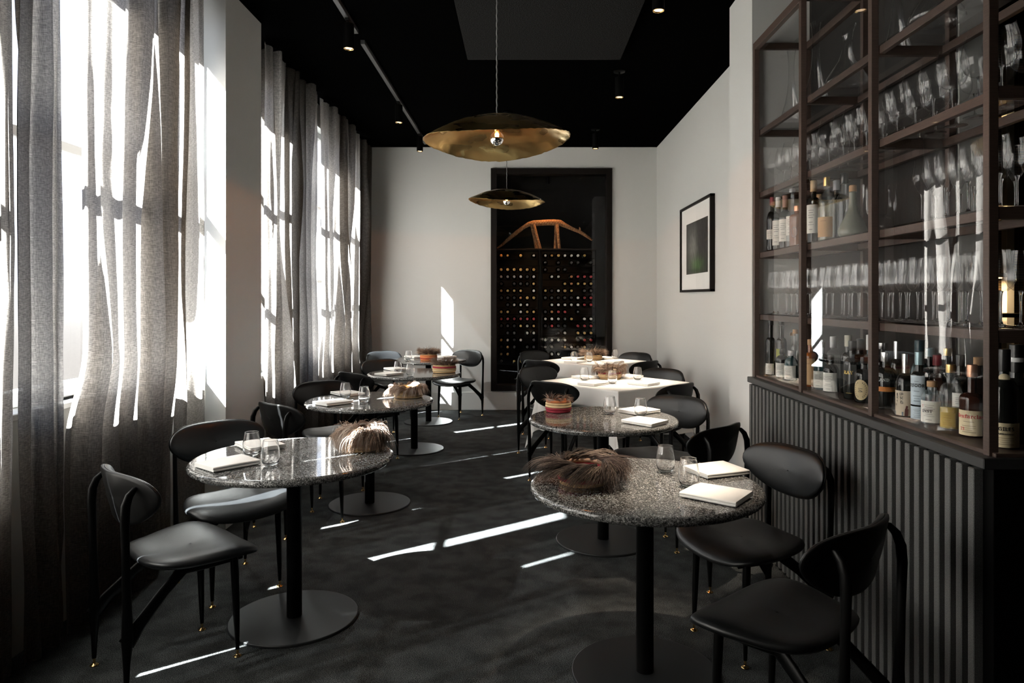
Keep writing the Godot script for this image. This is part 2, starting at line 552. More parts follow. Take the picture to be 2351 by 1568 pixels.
func build_kitchen() -> void:
	M.tile = mat(grey(1.0), 0.3)
	var im := Image.create(128, 128, false, Image.FORMAT_RGB8)
	for y in 128:
		for x in 128:
			var r := y / 16
			var off := 0
			var c := ((x + off) % 128) / 32
			var edge := (y % 16) < 2 or ((x + off) % 32) < 2
			var k := 0.75 + 0.25 * fmod(sin(r * 12.9 + c * 78.2) * 43758.5, 1.0)
			im.set_pixel(x, y, Color(0.62, 0.50, 0.30) if edge else Color(0.40 * k, 0.30 * k, 0.17 * k))
	M.tile.albedo_texture = ImageTexture.create_from_image(im)
	tri(M.tile, 6.5)
	struct(box_at(Vector3(1.93, 0, -5.45), Vector3(3.9, CEIL, -5.3)), "wall_kitchen", M.tile, "brown and gold finger tiles on the kitchen wall behind the cabinet")
	struct(box_at(Vector3(3.60, 0, -5.3), Vector3(3.66, CEIL, -5.24), 0.004), "trim_1", M.wall, "pale door jamb in the kitchen")
	var sh := thing("kitchen_shelf", "dark shelf with a brass edge on the tiled kitchen wall", "shelf")
	obj(box_at(Vector3(2.3, 1.33, -5.3), Vector3(3.55, 1.36, -5.02), 0.003), "board", M.dark_wood, sh)
	for k in 5:
		var hk := MB.new()
		var x := 2.45 + 0.09 * k
		hk.tube([Vector3(x, 1.335, -5.05), Vector3(x, 1.27, -5.05), Vector3(x, 1.15 - 0.02 * (k % 2), -5.05)], [0.006, 0.009, 0.012], 6)
		tag(obj(hk, "kitchen_utensil", M.black), "black utensil hanging under the kitchen shelf, %s from the left" % nth(k), "utensil", "utensils under the kitchen shelf")
	var can := MB.new()
	can.tf = Transform3D(Basis(Vector3.BACK, PI / 2), Vector3(2.80, 1.432, -5.14))
	can.lathe([[0.0, -0.09], [0.068, -0.09], [0.072, -0.086], [0.072, -0.07], [0.068, -0.066], [0.068, 0.066], [0.072, 0.07], [0.072, 0.086], [0.068, 0.09], [0.0, 0.09]], 28)
	tag(obj(can, "brass_canister", M.brass), "polished brass canister lying on the kitchen shelf seen through the cabinet", "canister")
	var lm := thing("kitchen_light", "small lit strip lamp over the kitchen tiles", "lamp", Vector3(3.35, 1.62, -5.16))
	obj(box_at(Vector3(-0.17, 0.0, -0.14), Vector3(0.17, 0.03, 0.05), 0.003), "housing", M.brass, lm)
	var em := mat(grey(0.8), 0.5)
	em.emission_enabled = true
	em.emission = Color(1.0, 0.86, 0.66)
	em.emission_energy_multiplier = 1.5
	obj(box_at(Vector3(-0.15, -0.008, -0.10), Vector3(0.15, -0.001, 0.02)), "diffuser", em, lm)
	var al := AreaLight3D.new()
	al.name = "kitchen_glow"
	al.area_size = Vector2(0.3, 0.12)
	al.light_color = Color(1.0, 0.84, 0.62)
	al.light_energy = 0.45
	al.shadow_enabled = true
	add_child(al)
	al.position = Vector3(3.35, 1.60, -5.20)
	al.rotation.x = -PI / 2

# ------------------------------------------------------------------ tables and chairs
func make_round_table(label: String, x: float, z: float) -> Node3D:
	var t := thing("round_table", label, "table", Vector3(x, 0, z), 0.0, "round granite pedestal tables")
	var top := MB.new()
	var prof := [[0.0, TT], [0.434, TT], [0.434, TT]]
	for k in range(1, 9):
		var a := PI * k / 8.0
		prof.append([0.434 + 0.016 * sin(a), TT - 0.016 + 0.016 * cos(a)])
	prof += [[0.0, TT - 0.032]]
	top.lathe(prof, 96)
	obj(top, "tabletop", M.granite, t)
	var p := MB.new()
	p.lathe([[0.0, TT - 0.033], [0.16, TT - 0.033], [0.16, TT - 0.033], [0.16, TT - 0.039], [0.16, TT - 0.039], [0.034, TT - 0.041], [0.034, 0.012], [0.0, 0.012]], 32)
	obj(p, "column", M.black, t)
	var b := MB.new()
	b.lathe([[0.0, 0.0125], [0.281, 0.0125], [0.2845, 0.011], [0.286, 0.008], [0.286, 0.0], [0.286, 0.0], [0.0, 0.0]], 80)
	obj(b, "base_plate", M.plate, t)
	return t

func chair_back(front: bool) -> MB:
	# the backrest in plan: 0.50 wide, a flat top and a round belly, bent round the sitter
	var pts := [Vector2(0, 0.100), Vector2(0.09, 0.100), Vector2(0.16, 0.093), Vector2(0.215, 0.074), Vector2(0.246, 0.042), Vector2(0.250, 0.010), Vector2(0.234, -0.022), Vector2(0.198, -0.055), Vector2(0.145, -0.086), Vector2(0.075, -0.106), Vector2(0, -0.112)]
	var cv := Curve2D.new()
	for k in pts.size():
		var d: Vector2 = (pts[mini(k + 1, pts.size() - 1)] - pts[maxi(k - 1, 0)]) / 6.0
		if k == 0 or k == pts.size() - 1:
			d = Vector2(d.length() * 2.0 * (1 if k == 0 else -1), 0)
		cv.add_point(pts[k], -d, d)
	var half := []
	for i in 33:
		half.append(cv.sample_baked(cv.get_baked_length() * i / 32.0, true))
	var ring := half.duplicate()
	for i in range(31, 0, -1):
		ring.append(Vector2(-half[i].x, half[i].y))
	# rings from the middle of the front face over the edge to the middle of the rear face
	var rings := []
	if front:
		rings = [[0.02, 0.026], [0.3, 0.025], [0.55, 0.0225], [0.75, 0.018], [0.88, 0.012], [0.955, 0.005], [0.985, -0.003], [0.975, -0.008], [0.3, -0.008], [0.02, -0.008]]
	else:
		rings = [[0.02, -0.008], [0.96, -0.008], [0.995, -0.009], [1.0, -0.013], [0.985, -0.018], [0.9, -0.022], [0.5, -0.024], [0.02, -0.024]]
	var p := PackedVector3Array()
	for r in rings:
		for q in ring:
			var e: Vector2 = q * r[0]
			var bend := -1.25 * e.x * e.x
			p.append(Vector3(e.x, 0.712 + e.y, 0.185 + bend - r[1] + 0.22 * e.y))
	var b := MB.new()
	b.grid(p, ring.size(), rings.size(), true)
	return b

func make_chair(label: String, group: String) -> Node3D:
	# stands at the middle of its feet and faces -z
	var c := thing("dining_chair", label, "chair", Vector3.ZERO, 0.0, group)
	# seat pad
	var prof := [Vector2(0, -0.312), Vector2(0.10, -0.308), Vector2(0.185, -0.290), Vector2(0.243, -0.250), Vector2(0.266, -0.190), Vector2(0.262, -0.120), Vector2(0.242, -0.045), Vector2(0.216, 0.025), Vector2(0.184, 0.082), Vector2(0.125, 0.116), Vector2(0, 0.126)]
	var cv := Curve2D.new()
	for k in prof.size():
		var d: Vector2 = (prof[mini(k + 1, prof.size() - 1)] - prof[maxi(k - 1, 0)]) / 6.0
		if k == 0 or k == prof.size() - 1:
			d = Vector2(d.length() * 2.0 * (1 if k == 0 else -1), 0)
		cv.add_point(prof[k], -d, d)
	var half := []
	for i in 33:
		half.append(cv.sample_baked(cv.get_baked_length() * i / 32.0, true))
	var ring := half.duplicate()
	for i in range(31, 0, -1):
		ring.append(Vector2(-half[i].x, half[i].y))
	var rings := [[0.02, 0.0], [0.25, 0.0], [0.5, 0.0], [0.7, -0.001], [0.84, -0.004], [0.93, -0.010], [0.98, -0.018], [1.0, -0.027], [0.985, -0.036], [0.93, -0.043], [0.7, -0.046], [0.02, -0.046]]
	var p := PackedVector3Array()
	for r in rings:
		for q in ring:
			var e: Vector2 = Vector2(0, -0.09) + (q - Vector2(0, -0.09)) * r[0]
			var dish := 0.30 * e.x * e.x - 0.012 * exp(-pow(e.length() / 0.16, 2.0))
			var fall := -0.55 * pow(maxf(0.0, -e.y - 0.16), 2.0) * 2.2
			var rise := 1.0 * pow(maxf(0.0, e.y + 0.02), 2.0)
			p.append(Vector3(e.x, 0.462 + r[1] + dish + fall + rise, e.y))
	var b := MB.new()
	b.grid(p, ring.size(), rings.size(), true)
	obj(b, "seat", M.leather, c)
	var bk := obj(chair_back(true), "backrest", M.leather, c)
	obj(chair_back(false), "back_shell", M.shell, bk)
	# under the seat: two bearers and a cross rail
	var f := MB.new()
	for s in [-1.0, 1.0]:
		f.tube([Vector3(s * 0.158, 0.408, -0.235), Vector3(s * 0.150, 0.406, -0.10), Vector3(s * 0.138, 0.404, 0.02)], [[0.010, 0.017], [0.011, 0.02], [0.010, 0.018]], 8, Vector3.RIGHT)
	f.tube([Vector3(-0.155, 0.410, -0.195), Vector3(0.155, 0.410, -0.195)], [[0.014, 0.016], [0.014, 0.016]], 8, Vector3.UP)
	obj(f, "seat_frame", M.frame, c)
	var glide := MB.new()
	glide.lathe([[0.0, 0.034], [0.0052, 0.034], [0.0052, 0.012], [0.007, 0.009], [0.0155, 0.0045], [0.0165, 0.002], [0.0155, 0.0], [0.0, 0.0]], 16)
	var gm := glide.mesh()
	for s in [-1.0, 1.0]:
		var l := MB.new()
		l.tube([Vector3(s * 0.165, 0.425, -0.198), Vector3(s * 0.1665, 0.34, -0.201), Vector3(s * 0.169, 0.15, -0.207), Vector3(s * 0.17, 0.03, -0.21)], [0.0155, 0.0165, 0.0125, 0.0078], 14)
		var lo := obj(l, "leg", M.frame, c)
		put(gm, "foot_glide", M.brass, lo).position = Vector3(s * 0.17, 0, -0.21)
		var r := MB.new()
		r.tube([Vector3(s * 0.181, 0.03, 0.212), Vector3(s * 0.182, 0.12, 0.211), Vector3(s * 0.183, 0.225, 0.209), Vector3(s * 0.184, 0.33, 0.211), Vector3(s * 0.186, 0.52, 0.216), Vector3(s * 0.187, 0.66, 0.219), Vector3(s * 0.186, 0.71, 0.216), Vector3(s * 0.183, 0.745, 0.203), Vector3(s * 0.178, 0.764, 0.184), Vector3(s * 0.174, 0.768, 0.170)],
			[[0.0075, 0.0085], [0.0105, 0.013], [0.013, 0.022], [0.0125, 0.017], [0.0105, 0.0145], [0.0095, 0.017], [0.0095, 0.017], [0.009, 0.015], [0.0085, 0.011], [0.007, 0.006]], 12, Vector3.RIGHT)
		var ro := obj(r, "leg", M.frame, c)
		put(gm, "foot_glide", M.brass, ro).position = Vector3(s * 0.181, 0, 0.212)
		var br := MB.new()
		br.tube([Vector3(s * 0.183, 0.205, 0.214), Vector3(s * 0.178, 0.262, 0.165), Vector3(s * 0.155, 0.345, 0.075), Vector3(s * 0.143, 0.40, 0.005), Vector3(s * 0.141, 0.415, -0.035)], [[0.009, 0.034], [0.0095, 0.026], [0.0095, 0.022], [0.0095, 0.024], [0.009, 0.012]], 10, Vector3.RIGHT)
		obj(br, "brace", M.frame, c)
	return c

func place_chair(src: Node3D, fwd: Vector2, x: float, z: float, label: String, group: String) -> Node3D:
	var turn := atan2(-fwd.x, -fwd.y)
	if src.get_meta("used", false):
		return dup(src, "dining_chair", label, Vector3(x, 0, z), turn, group)
	src.set_meta("used", true)
	src.position = Vector3(x, 0, z)
	src.rotation.y = turn
	tag(src, label, "", group)
	return src

func make_cloth_table(label_t: String, label_c: String, x: float, z: float, turn: float, half: float, sd: int, seats: Array) -> void:
	var t := thing("square_table", label_t, "table", Vector3(x, 0, z), turn, "square tables under white cloths")
	obj(box_at(Vector3(-half, TT - 0.034, -half), Vector3(half, TT - 0.004, half), 0.004), "tabletop", M.dark_wood, t)
	var p := MB.new()
	p.lathe([[0.0, TT - 0.035], [0.034, TT - 0.035], [0.034, 0.012], [0.0, 0.012]], 24)
	obj(p, "column", M.black, t)
	var bp := MB.new()
	bp.lathe([[0.0, 0.0125], [0.281, 0.0125], [0.286, 0.008], [0.286, 0.0], [0.286, 0.0], [0.0, 0.0]], 48)
	obj(bp, "base_plate", M.plate, t)
	# a square cloth: flat on the top, hanging round it, its corners lower and in a fold
	var f := FastNoiseLite.new()
	f.seed = sd
	f.frequency = 1.0
	var n := 131
	var reach := half + 0.44
	var q := PackedVector3Array()
	var e := half + 0.004
	for j in n:
		for i in n:
			var u := reach * (2.0 * i / (n - 1) - 1.0)
			var w := reach * (2.0 * j / (n - 1) - 1.0)
			var c := Vector2(clampf(u, -e, e), clampf(w, -e, e))
			var d := Vector2(u, w) - c
			var l := d.length()
			var y := TT
			if l > 0.0:
				var o := d / l
				var corner := minf(absf(d.x), absf(d.y)) / maxf(1e-4, maxf(absf(d.x), absf(d.y)))
				var drop := maxf(0.0, l - 0.006)
				var rip := 0.016 * drop / 0.4 * sin(13.0 * (u + w * 1.3) + 5.0 * f.get_noise_2d(u, w))
				var flare := 0.006 + drop * (0.045 + 0.16 * corner) + rip * (1.0 - corner)
				c += o * minf(flare, l)
				y = TT - drop * (0.99 - 0.02 * corner)
			# a seat pushed under the table presses the cloth inwards
			for s in seats:
				var wpt := Vector2(x, z) + Vector2(c.x, c.y).rotated(-turn)
				var rel: Vector2 = wpt - s[0]
				var fw: Vector2 = s[1]
				var ahead := rel.dot(fw)
				var side := absf(rel.dot(Vector2(-fw.y, fw.x)))
				var k := smoothstep(0.60, 0.50, y) * smoothstep(0.40, 0.25, side)
				if k > 0.0 and ahead < 0.345 and ahead > -0.25:
					c += (fw * (0.345 - ahead) * k).rotated(turn)
			q.append(Vector3(c.x, y + 0.0008, c.y))
	var b := MB.new()
	b.grid(q, n, n, false, 1, 1, 1)
	var cl := obj(b, "tablecloth", M.cloth)
	cl.position = Vector3(x, 0, z)
	cl.rotation.y = turn
	tag(cl, label_c, "tablecloth", "white tablecloths")

func napkin_mesh() -> ArrayMesh:
	# a cloth napkin folded three times: soft layers, rounded along the fold
	var b := MB.new()
	for k in 2:
		var y := 0.001 + 0.0095 * k
		var h := 0.0098
		var lx := 0.083 - 0.0015 * k
		var lz := 0.105 - 0.001 * ((k + 1) % 2)
		var q := PackedVector3Array()
		var rows := 15
		var ring := []
		for i in 12:
			var a := TAU * i / 12
			ring.append(Vector2(cos(a), sin(a)))
		for j in rows:
			var t := float(j) / (rows - 1)
			var z := lerpf(-lz, lz, t)
			var sq := 1.0 if j > 0 and j < rows - 1 else 0.9
			for i in 40:
				var s := float(i) / 40.0
				# a flat slab section: along the top, round the fold, back below
				var pt: Vector2
				if s < 0.4:
					pt = Vector2(lerpf(-lx, lx, s / 0.4), h)
				elif s < 0.5:
					var a := PI / 2 - PI * (s - 0.4) / 0.1
					pt = Vector2(lx + h / 2 * cos(a), h / 2 + h / 2 * sin(a))
				elif s < 0.9:
					pt = Vector2(lerpf(lx, -lx, (s - 0.5) / 0.4), 0.0)
				else:
					var a := -PI / 2 - PI * (s - 0.9) / 0.1
					pt = Vector2(-lx + h / 2 * cos(a), h / 2 + h / 2 * sin(a))
				var sag := 0.0016 * sin(9.0 * z + k) * (pt.x / lx) + 0.0018 * (pt.x / lx) * (pt.x / lx) * (1 if k == 2 else 0)
				q.append(Vector3(pt.x, y + (pt.y - h / 2) * sq + h / 2 + sag + 0.0016, z))
		b.grid(q, 40, rows, true)
		for e in [0, rows - 1]:
			var cap := PackedVector3Array()
			var mid := Vector3(0, y + h / 2 + 0.0016, q[e * 40].z)
			for i in 40:
				cap.append(mid)
			for i in 40:
				cap.append(q[e * 40 + i])
			b.grid(cap, 40, 2, true, 1, 1, 1 if e else -1)
	return b.mesh()

func tumbler(label: String) -> Node3D:
	var g := thing("tumbler", label, "glass", Vector3.ZERO, 0.0, "stemless water glasses on the tables")
	var o := MB.new()
	var outer := [[0.0, 0.0004], [0.019, 0.0004], [0.0235, 0.0018], [0.0285, 0.0065], [0.0345, 0.016], [0.0385, 0.030], [0.0400, 0.045], [0.0390, 0.062], [0.0362, 0.080], [0.0328, 0.097], [0.0304, 0.110], [0.0298, 0.1112]]
	var inner := [[0.0291, 0.1108], [0.0291, 0.1095], [0.0315, 0.0965], [0.0349, 0.0795], [0.0377, 0.062], [0.0387, 0.045], [0.0372, 0.0315], [0.0325, 0.0185], [0.025, 0.0115], [0.012, 0.0085], [0.0, 0.008]]
	o.lathe(outer + inner, 48)
	obj(o, "bowl", M.solid_glass, g)
	return g

func feathers(kind: Dictionary) -> MB:
	var b := MB.new()
	b.colored = true
	var r := RandomNumberGenerator.new()
	r.seed = kind.seed
	for k in kind.n:
		var a := r.randf() * TAU
		if kind.has("from"):
			a = kind.from + (r.randf() - 0.5) * kind.arc
		var q := r.randf()
		var rad: float = kind.r * (1.04 - kind.get("fill", 0.14) * q)
		var y0: float = kind.y * (0.80 + 0.25 * r.randf() + kind.get("dome", 0.0) * q)
		var out := Vector3(cos(a), 0, sin(a))
		var tang := Vector3(-sin(a), 0, cos(a))
		var dir: Vector3 = (out * (kind.out * (0.4 + r.randf())) + Vector3.UP * (kind.up * (0.35 + r.randf())) + tang * (kind.swirl + 0.8 * (r.randf() - 0.5))).normalized()
		var l: float = kind.len * (0.55 + 0.6 * r.randf())
		var base: Color = kind.cols[r.randi() % kind.cols.size()]
		var strands: int = kind.get("strands", 7)
		var wild: float = 1.0 if r.randf() > kind.get("wild", 0.0) else 1.7
		var reach: float = kind.get("lim", 9.0) * (0.75 + 0.4 * r.randf()) * wild
		for s in strands:
			var d: Vector3 = (dir + Vector3(r.randf() - 0.5, r.randf() - 0.5, r.randf() - 0.5) * kind.get("spread", 0.34)).normalized()
			var p := out * rad + Vector3(0, y0, 0) + Vector3(r.randf() - 0.5, r.randf() - 0.5, r.randf() - 0.5) * 0.006
			var ls := l * (0.7 + 0.4 * r.randf())
			var path := [p]
			var lim: float = reach * (0.92 + 0.16 * r.randf())
			for i in 6:
				d = (d + Vector3.DOWN * kind.droop * (0.12 + 0.03 * i) + tang * kind.get("curl", 0.06) * (r.randf() - 0.3)).normalized()
				p += d * ls / 6.0
				var fl := Vector2(p.x, p.z)
				if fl.length() > lim:
					fl = fl.normalized() * lerpf(fl.length(), lim, 0.6)
					p = Vector3(fl.x, p.y, fl.y)
				if p.y < 0.004:
					p.y = 0.004
					d = Vector3(d.x, 0.02, d.z).normalized()
				path.append(p)
				tang = Vector3(-p.z, 0, p.x).normalized()
			var sh := 0.75 + 0.5 * r.randf()
			b.color = Color(base.r * sh, base.g * sh, base.b * sh)
			var w: float = kind.w * (0.7 + 0.6 * r.randf())
			b.tube(path, [w * 0.6, w, w, w * 0.85, w * 0.6, w * 0.35, w * 0.08], 3, Vector3.ZERO, false)
	return b

func basket(label: String, at_p: Vector3, turn: float, coil: Array, rad: float, kind: Dictionary) -> void:
	# coil: one colour for every turn of the stitched cord, from the table up
	var k := thing("feather_basket", label, "basket", at_p, turn, "")
	var bm := MB.new()
	bm.colored = true
	var t := 0.0088
	bm.color = coil[0] * 0.35
	bm.lathe([[0.0, 0.004], [rad * 0.9, 0.004], [rad * 0.9, 0.010], [0.0, 0.010]], 36)
	for i in coil.size():
		var bulge: float = rad * (0.93 + 0.10 * sin(PI * (i + 0.6) / coil.size()))
		var path := PackedVector3Array()
		var n := 96
		var m := 8
		for j in m:
			for u in n:
				var a := TAU * u / n
				var stitch := 1.0 + 0.10 * sin(a * 48.0 + i * 1.7)
				var ph := TAU * j / m
				var rr := bulge + t * stitch * cos(ph)
				path.append(Vector3(rr * cos(a), t + i * t * 1.72 + t * stitch * sin(ph), rr * sin(a)))
		for u in n:
			path.append(path[u])
		bm.color = coil[i]
		bm.grid(path, n, m + 1, true)
	M.basket = M.get("basket", mat(grey(1.0), 0.85))
	M.basket.vertex_color_use_as_albedo = true
	obj(bm, "coiled_body", M.basket, k)
	var fo := obj(feathers(kind), "feathers", M.feather, k)
	fo.set_meta("kind", "stuff")

func build_furniture() -> void:
	M.feather = mat(grey(1.0), 0.7, 0.0, 0.4)
	M.feather.vertex_color_use_as_albedo = true
	M.feather.cull_mode = BaseMaterial3D.CULL_DISABLED
	M.feather.backlight_enabled = true
	M.feather.backlight = Color(0.5, 0.5, 0.5)
	var L := [Vector2(-1.045, -3.241), Vector2(-1.084, -5.03), Vector2(-1.043, -6.845), Vector2(-1.105, -8.355)]
	var R := [Vector2(0.482, -2.763), Vector2(0.4936, -4.28)]
	var T := [Vector2(0.80, -6.12), Vector2(0.80, -8.12)]
	var words := ["nearest", "second", "third", "farthest"]
	var t0 := make_round_table("nearest round granite table beside the curtains, sunlit", L[0].x, L[0].y)
	for k in range(1, 4):
		dup(t0, "round_table", "%s round granite table in the row beside the curtains" % words[k], Vector3(L[k].x, 0, L[k].y), 0.7 * k)
	dup(t0, "round_table", "round granite table nearest the camera, beside the slatted cabinet", Vector3(R[0].x, 0, R[0].y), 2.1)
	dup(t0, "round_table", "round granite table with the low striped basket, before the white cloths", Vector3(R[1].x, 0, R[1].y), 4.0)
	make_cloth_table("square table under the nearer white cloth, its column just showing", "white tablecloth on the nearer of the two square tables", T[0].x, T[0].y, deg_to_rad(40.5), 0.452, 3, [[Vector2(0.339, -5.717), Vector2(0.66, -0.75).normalized()], [Vector2(0.247, -6.647), Vector2(0.68, 0.73).normalized()], [Vector2(1.10, -5.57), Vector2(-0.70, -0.714).normalized()], [Vector2(1.198, -6.453), Vector2(-0.75, 0.66).normalized()]])
	make_cloth_table("square table under the farther white cloth by the cellar window", "white tablecloth on the farther square table, by the cellar window", T[1].x, T[1].y, deg_to_rad(44.5), 0.44, 7, [[Vector2(0.29, -7.64), Vector2(0.66, -0.75).normalized()], [Vector2(0.247, -8.66), Vector2(0.68, 0.73).normalized()], [Vector2(1.20, -7.54), Vector2(-0.70, -0.714).normalized()], [Vector2(1.262, -8.395), Vector2(-0.75, 0.66).normalized()]])

	var gl := "black chairs in pairs at the curtain-side tables"
	var gr := "black chairs at the right-hand tables"
	var c0 := make_chair("", gl)
	place_chair(c0, Vector2(0.678, -0.736), -1.434, -2.856, "black chair nearest the camera by the curtains, turned to the first granite table", gl)
	place_chair(c0, Vector2(0.716, 0.698), -1.503, -3.622, "black chair behind the nearest curtain-side table, its seat brightly sunlit", gl)
	place_chair(c0, Vector2(0.635, -0.773), -1.443, -4.575, "black chair with sun streaks on its back, near side of the second curtain-side table", gl)
	place_chair(c0, Vector2(0.63, 0.78), -1.477, -5.442, "dark chair on the far side of the second curtain-side table", gl)
	place_chair(c0, Vector2(0.635, -0.773), -1.402, -6.405, "black chair at the near side of the third curtain-side table", gl)
	place_chair(c0, Vector2(0.63, 0.78), -1.41, -7.436, "black chair at the far side of the third curtain-side table", gl)
	place_chair(c0, Vector2(0.66, 0.75), -1.612, -8.59, "black chair in the far corner where the curtain meets the back wall", gl)
	place_chair(c0, Vector2(-0.596, 0.803), -0.765, -8.766, "chair standing clear against the sunlit back wall, grey sheen on its back", gl)
	place_chair(c0, Vector2(-0.93, 0.37), 1.02, -3.04, "black chair facing the camera with its back to the slatted cabinet", gr)
	place_chair(c0, Vector2(-0.65, -0.76), 0.885, -2.215, "dark chair nearest the camera in the right foreground, seen from behind", gr)
	place_chair(c0, Vector2(-0.75, 0.66), 0.93, -4.61, "black chair facing the camera behind the table with the striped basket", gr)
	place_chair(c0, Vector2(-0.70, -0.714), 0.92, -3.80, "black chair seen from behind beside the pale pier at the cabinet's far end", gr)
	place_chair(c0, Vector2(0.66, -0.75), 0.339, -5.717, "black chair at the near left corner of the nearer white cloth", gr)
	place_chair(c0, Vector2(0.68, 0.73), 0.247, -6.647, "dark chair at the far left of the nearer white cloth, half hidden", gr)
	place_chair(c0, Vector2(-0.70, -0.714), 1.10, -5.57, "black chair seen from behind at the near right of the nearer white cloth", gr)
	place_chair(c0, Vector2(-0.75, 0.66), 1.198, -6.453, "black chair facing the camera at the far right of the nearer white cloth", gr)
	place_chair(c0, Vector2(0.66, -0.75), 0.29, -7.64, "black chair at the near left corner of the farther white cloth", gr)
	place_chair(c0, Vector2(0.68, 0.73), 0.247, -8.66, "dark chair before the cellar window, behind the farther white cloth on the left", gr)
	place_chair(c0, Vector2(-0.70, -0.714), 1.20, -7.54, "black chair seen from behind at the near right of the farther white cloth", gr)
	place_chair(c0, Vector2(-0.75, 0.66), 1.262, -8.395, "black chair in the back corner by the right wall, beyond the farther white cloth", gr)
	c0.remove_meta("used")

	# napkins: [table, chair's facing, distance, sideways, label]
	var nm := napkin_mesh()
	var spots := [
		[L[0], Vector2(0.69, -0.72), 0.295, -0.03, "folded white napkin at the camera side of the nearest curtain-side table"],
		[L[0], Vector2(0.70, 0.71), 0.29, 0.03, "folded white napkin at the far side of the nearest curtain-side table"],
		[L[1], Vector2(0.66, -0.75), 0.29, -0.02, "folded white napkin at the camera side of the second curtain-side table"],
		[L[1], Vector2(0.66, 0.75), 0.33, 0.0, "folded white napkin at the far side of the second curtain-side table"],
		[L[2], Vector2(0.66, -0.75), 0.29, -0.02, "folded white napkin at the camera side of the third curtain-side table"],
		[L[2], Vector2(0.66, 0.75), 0.33, 0.0, "folded white napkin at the far side of the third curtain-side table"],
		[L[3], Vector2(0.70, 0.71), 0.27, 0.0, "folded white napkin before the corner chair on the farthest granite table"],
		[L[3], Vector2(-0.66, 0.75), 0.27, 0.0, "folded white napkin before the chair by the sunlit back wall"],
		[R[0], Vector2(-0.92, 0.38), 0.36, 0.03, "folded cream napkin before the chair that backs on the slatted cabinet"],
		[R[0], Vector2(-0.75, -0.66), 0.30, 0.0, "folded white napkin nearest the camera, on the right foreground table"],
		[R[1], Vector2(-0.80, 0.60), 0.31, 0.0, "folded cream napkin at the far side of the table with the striped basket"],
		[R[1], Vector2(-0.72, -0.69), 0.30, 0.0, "folded white napkin at the camera side of the table with the striped basket"],
		[T[0], Vector2(0.66, -0.75), 0.31, 0.0, "folded napkin at the near left of the nearer white cloth"],
		[T[0], Vector2(0.68, 0.73), 0.32, 0.0, "folded napkin at the far left of the nearer white cloth"],
		[T[0], Vector2(-0.70, -0.714), 0.31, 0.0, "folded napkin at the near right of the nearer white cloth"],
		[T[0], Vector2(-0.72, 0.69), 0.32, 0.085, "folded napkin at the far right of the nearer white cloth"],
		[T[1], Vector2(0.66, -0.75), 0.30, 0.0, "folded napkin at the near left of the farther white cloth"],
		[T[1], Vector2(0.68, 0.73), 0.29, 0.0, "folded napkin at the far left of the farther white cloth"],
		[T[1], Vector2(-0.70, -0.714), 0.30, 0.0, "folded napkin at the near right of the farther white cloth"],
		[T[1], Vector2(-0.72, 0.69), 0.32, 0.07, "folded napkin at the far right of the farther white cloth"],
	]
	for s in spots:
		var fw: Vector2 = s[1].normalized()
		var c: Vector2 = s[0] - fw * s[2] + Vector2(-fw.y, fw.x) * s[3]
		var o := put(nm, "napkin", M.cloth)
		o.position = Vector3(c.x, TT + 0.0005, c.y)
		o.rotation.y = atan2(-fw.x, -fw.y) + deg_to_rad(8.0 * (rng.randf() - 0.5))
		tag(o, s[4], "napkin", "folded napkins on the tables")

	# tumblers: pixel of the middle of the foot, and the label
	var gs := [
		[578, 1047, "water glass behind the front napkin on the nearest curtain-side table, the farther of two"],
		[621, 1069, "water glass at the middle of the nearest curtain-side table, the nearer of two"],
		[793, 914, "water glass beside the far napkin on the second curtain-side table"],
		[836, 924, "water glass nearer the feather basket on the second curtain-side table"],
		[914, 856, "water glass at the window side of the third curtain-side table"],
		[942, 863, "water glass at the near side of the third curtain-side table"],
		[938, 827, "water glass on the farthest curtain-side table"],
		[1528, 1084, "farther of two water glasses on the right foreground table"],
		[1581, 1118, "nearer of two water glasses on the right foreground table"],
		[1400, 951, "water glass at the middle of the table with the striped basket"],
		[1471, 955, "water glass between the two napkins on the striped-basket table"],
		[1342, 873, "water glass left of the feather basket on the nearer white cloth"],
		[1406, 881, "water glass in front of the feather basket on the nearer white cloth"],
		[1394, 862, "water glass behind the feather basket on the nearer white cloth"],
		[1464, 872, "water glass right of the feather basket on the nearer white cloth"],
		[1318, 830, "water glass left of the feather basket on the farther white cloth"],
		[1353, 831, "water glass in front of the feather basket on the farther white cloth"],
		[1412, 824, "water glass right of the feather basket on the farther white cloth"],
	]
	var g0: Node3D = null
	for s in gs:
		var p := at(s[0], s[1], TT + 0.0006)
		if g0 == null:
			g0 = tumbler(s[2])
			g0.position = p
		else:
			dup(g0, "tumbler", s[2], p, 0.0, "stemless water glasses on the tables")

	# coiled baskets with feathers
	var straw := Color(0.55, 0.36, 0.18)
	var cream := Color(0.62, 0.47, 0.27)
	var red := Color(0.30, 0.02, 0.04)
	var orange := Color(0.52, 0.17, 0.06)
	var pale := [Color(0.46, 0.35, 0.28), Color(0.34, 0.24, 0.18), Color(0.56, 0.47, 0.40), Color(0.24, 0.15, 0.10)]
	var brown := [Color(0.05, 0.032, 0.025), Color(0.09, 0.062, 0.048), Color(0.17, 0.125, 0.098), Color(0.025, 0.017, 0.014)]
	var mixed := [Color(0.24, 0.16, 0.11), Color(0.36, 0.26, 0.19), Color(0.15, 0.095, 0.07)]
	basket("basket wholly covered by pale fluffy feathers on the nearest curtain-side table", at(829, 1031, TT + 0.001), 0.3, [straw, straw, orange, straw, straw, straw], 0.082,
		{"n": 620, "seed": 4, "r": 0.080, "y": 0.085, "fill": 0.62, "dome": 0.25, "strands": 9, "spread": 0.5, "out": 0.75, "up": 0.62, "swirl": 0.7, "len": 0.15, "droop": 2.5, "lim": 0.110, "wild": 0.05, "w": 0.0012, "cols": pale})
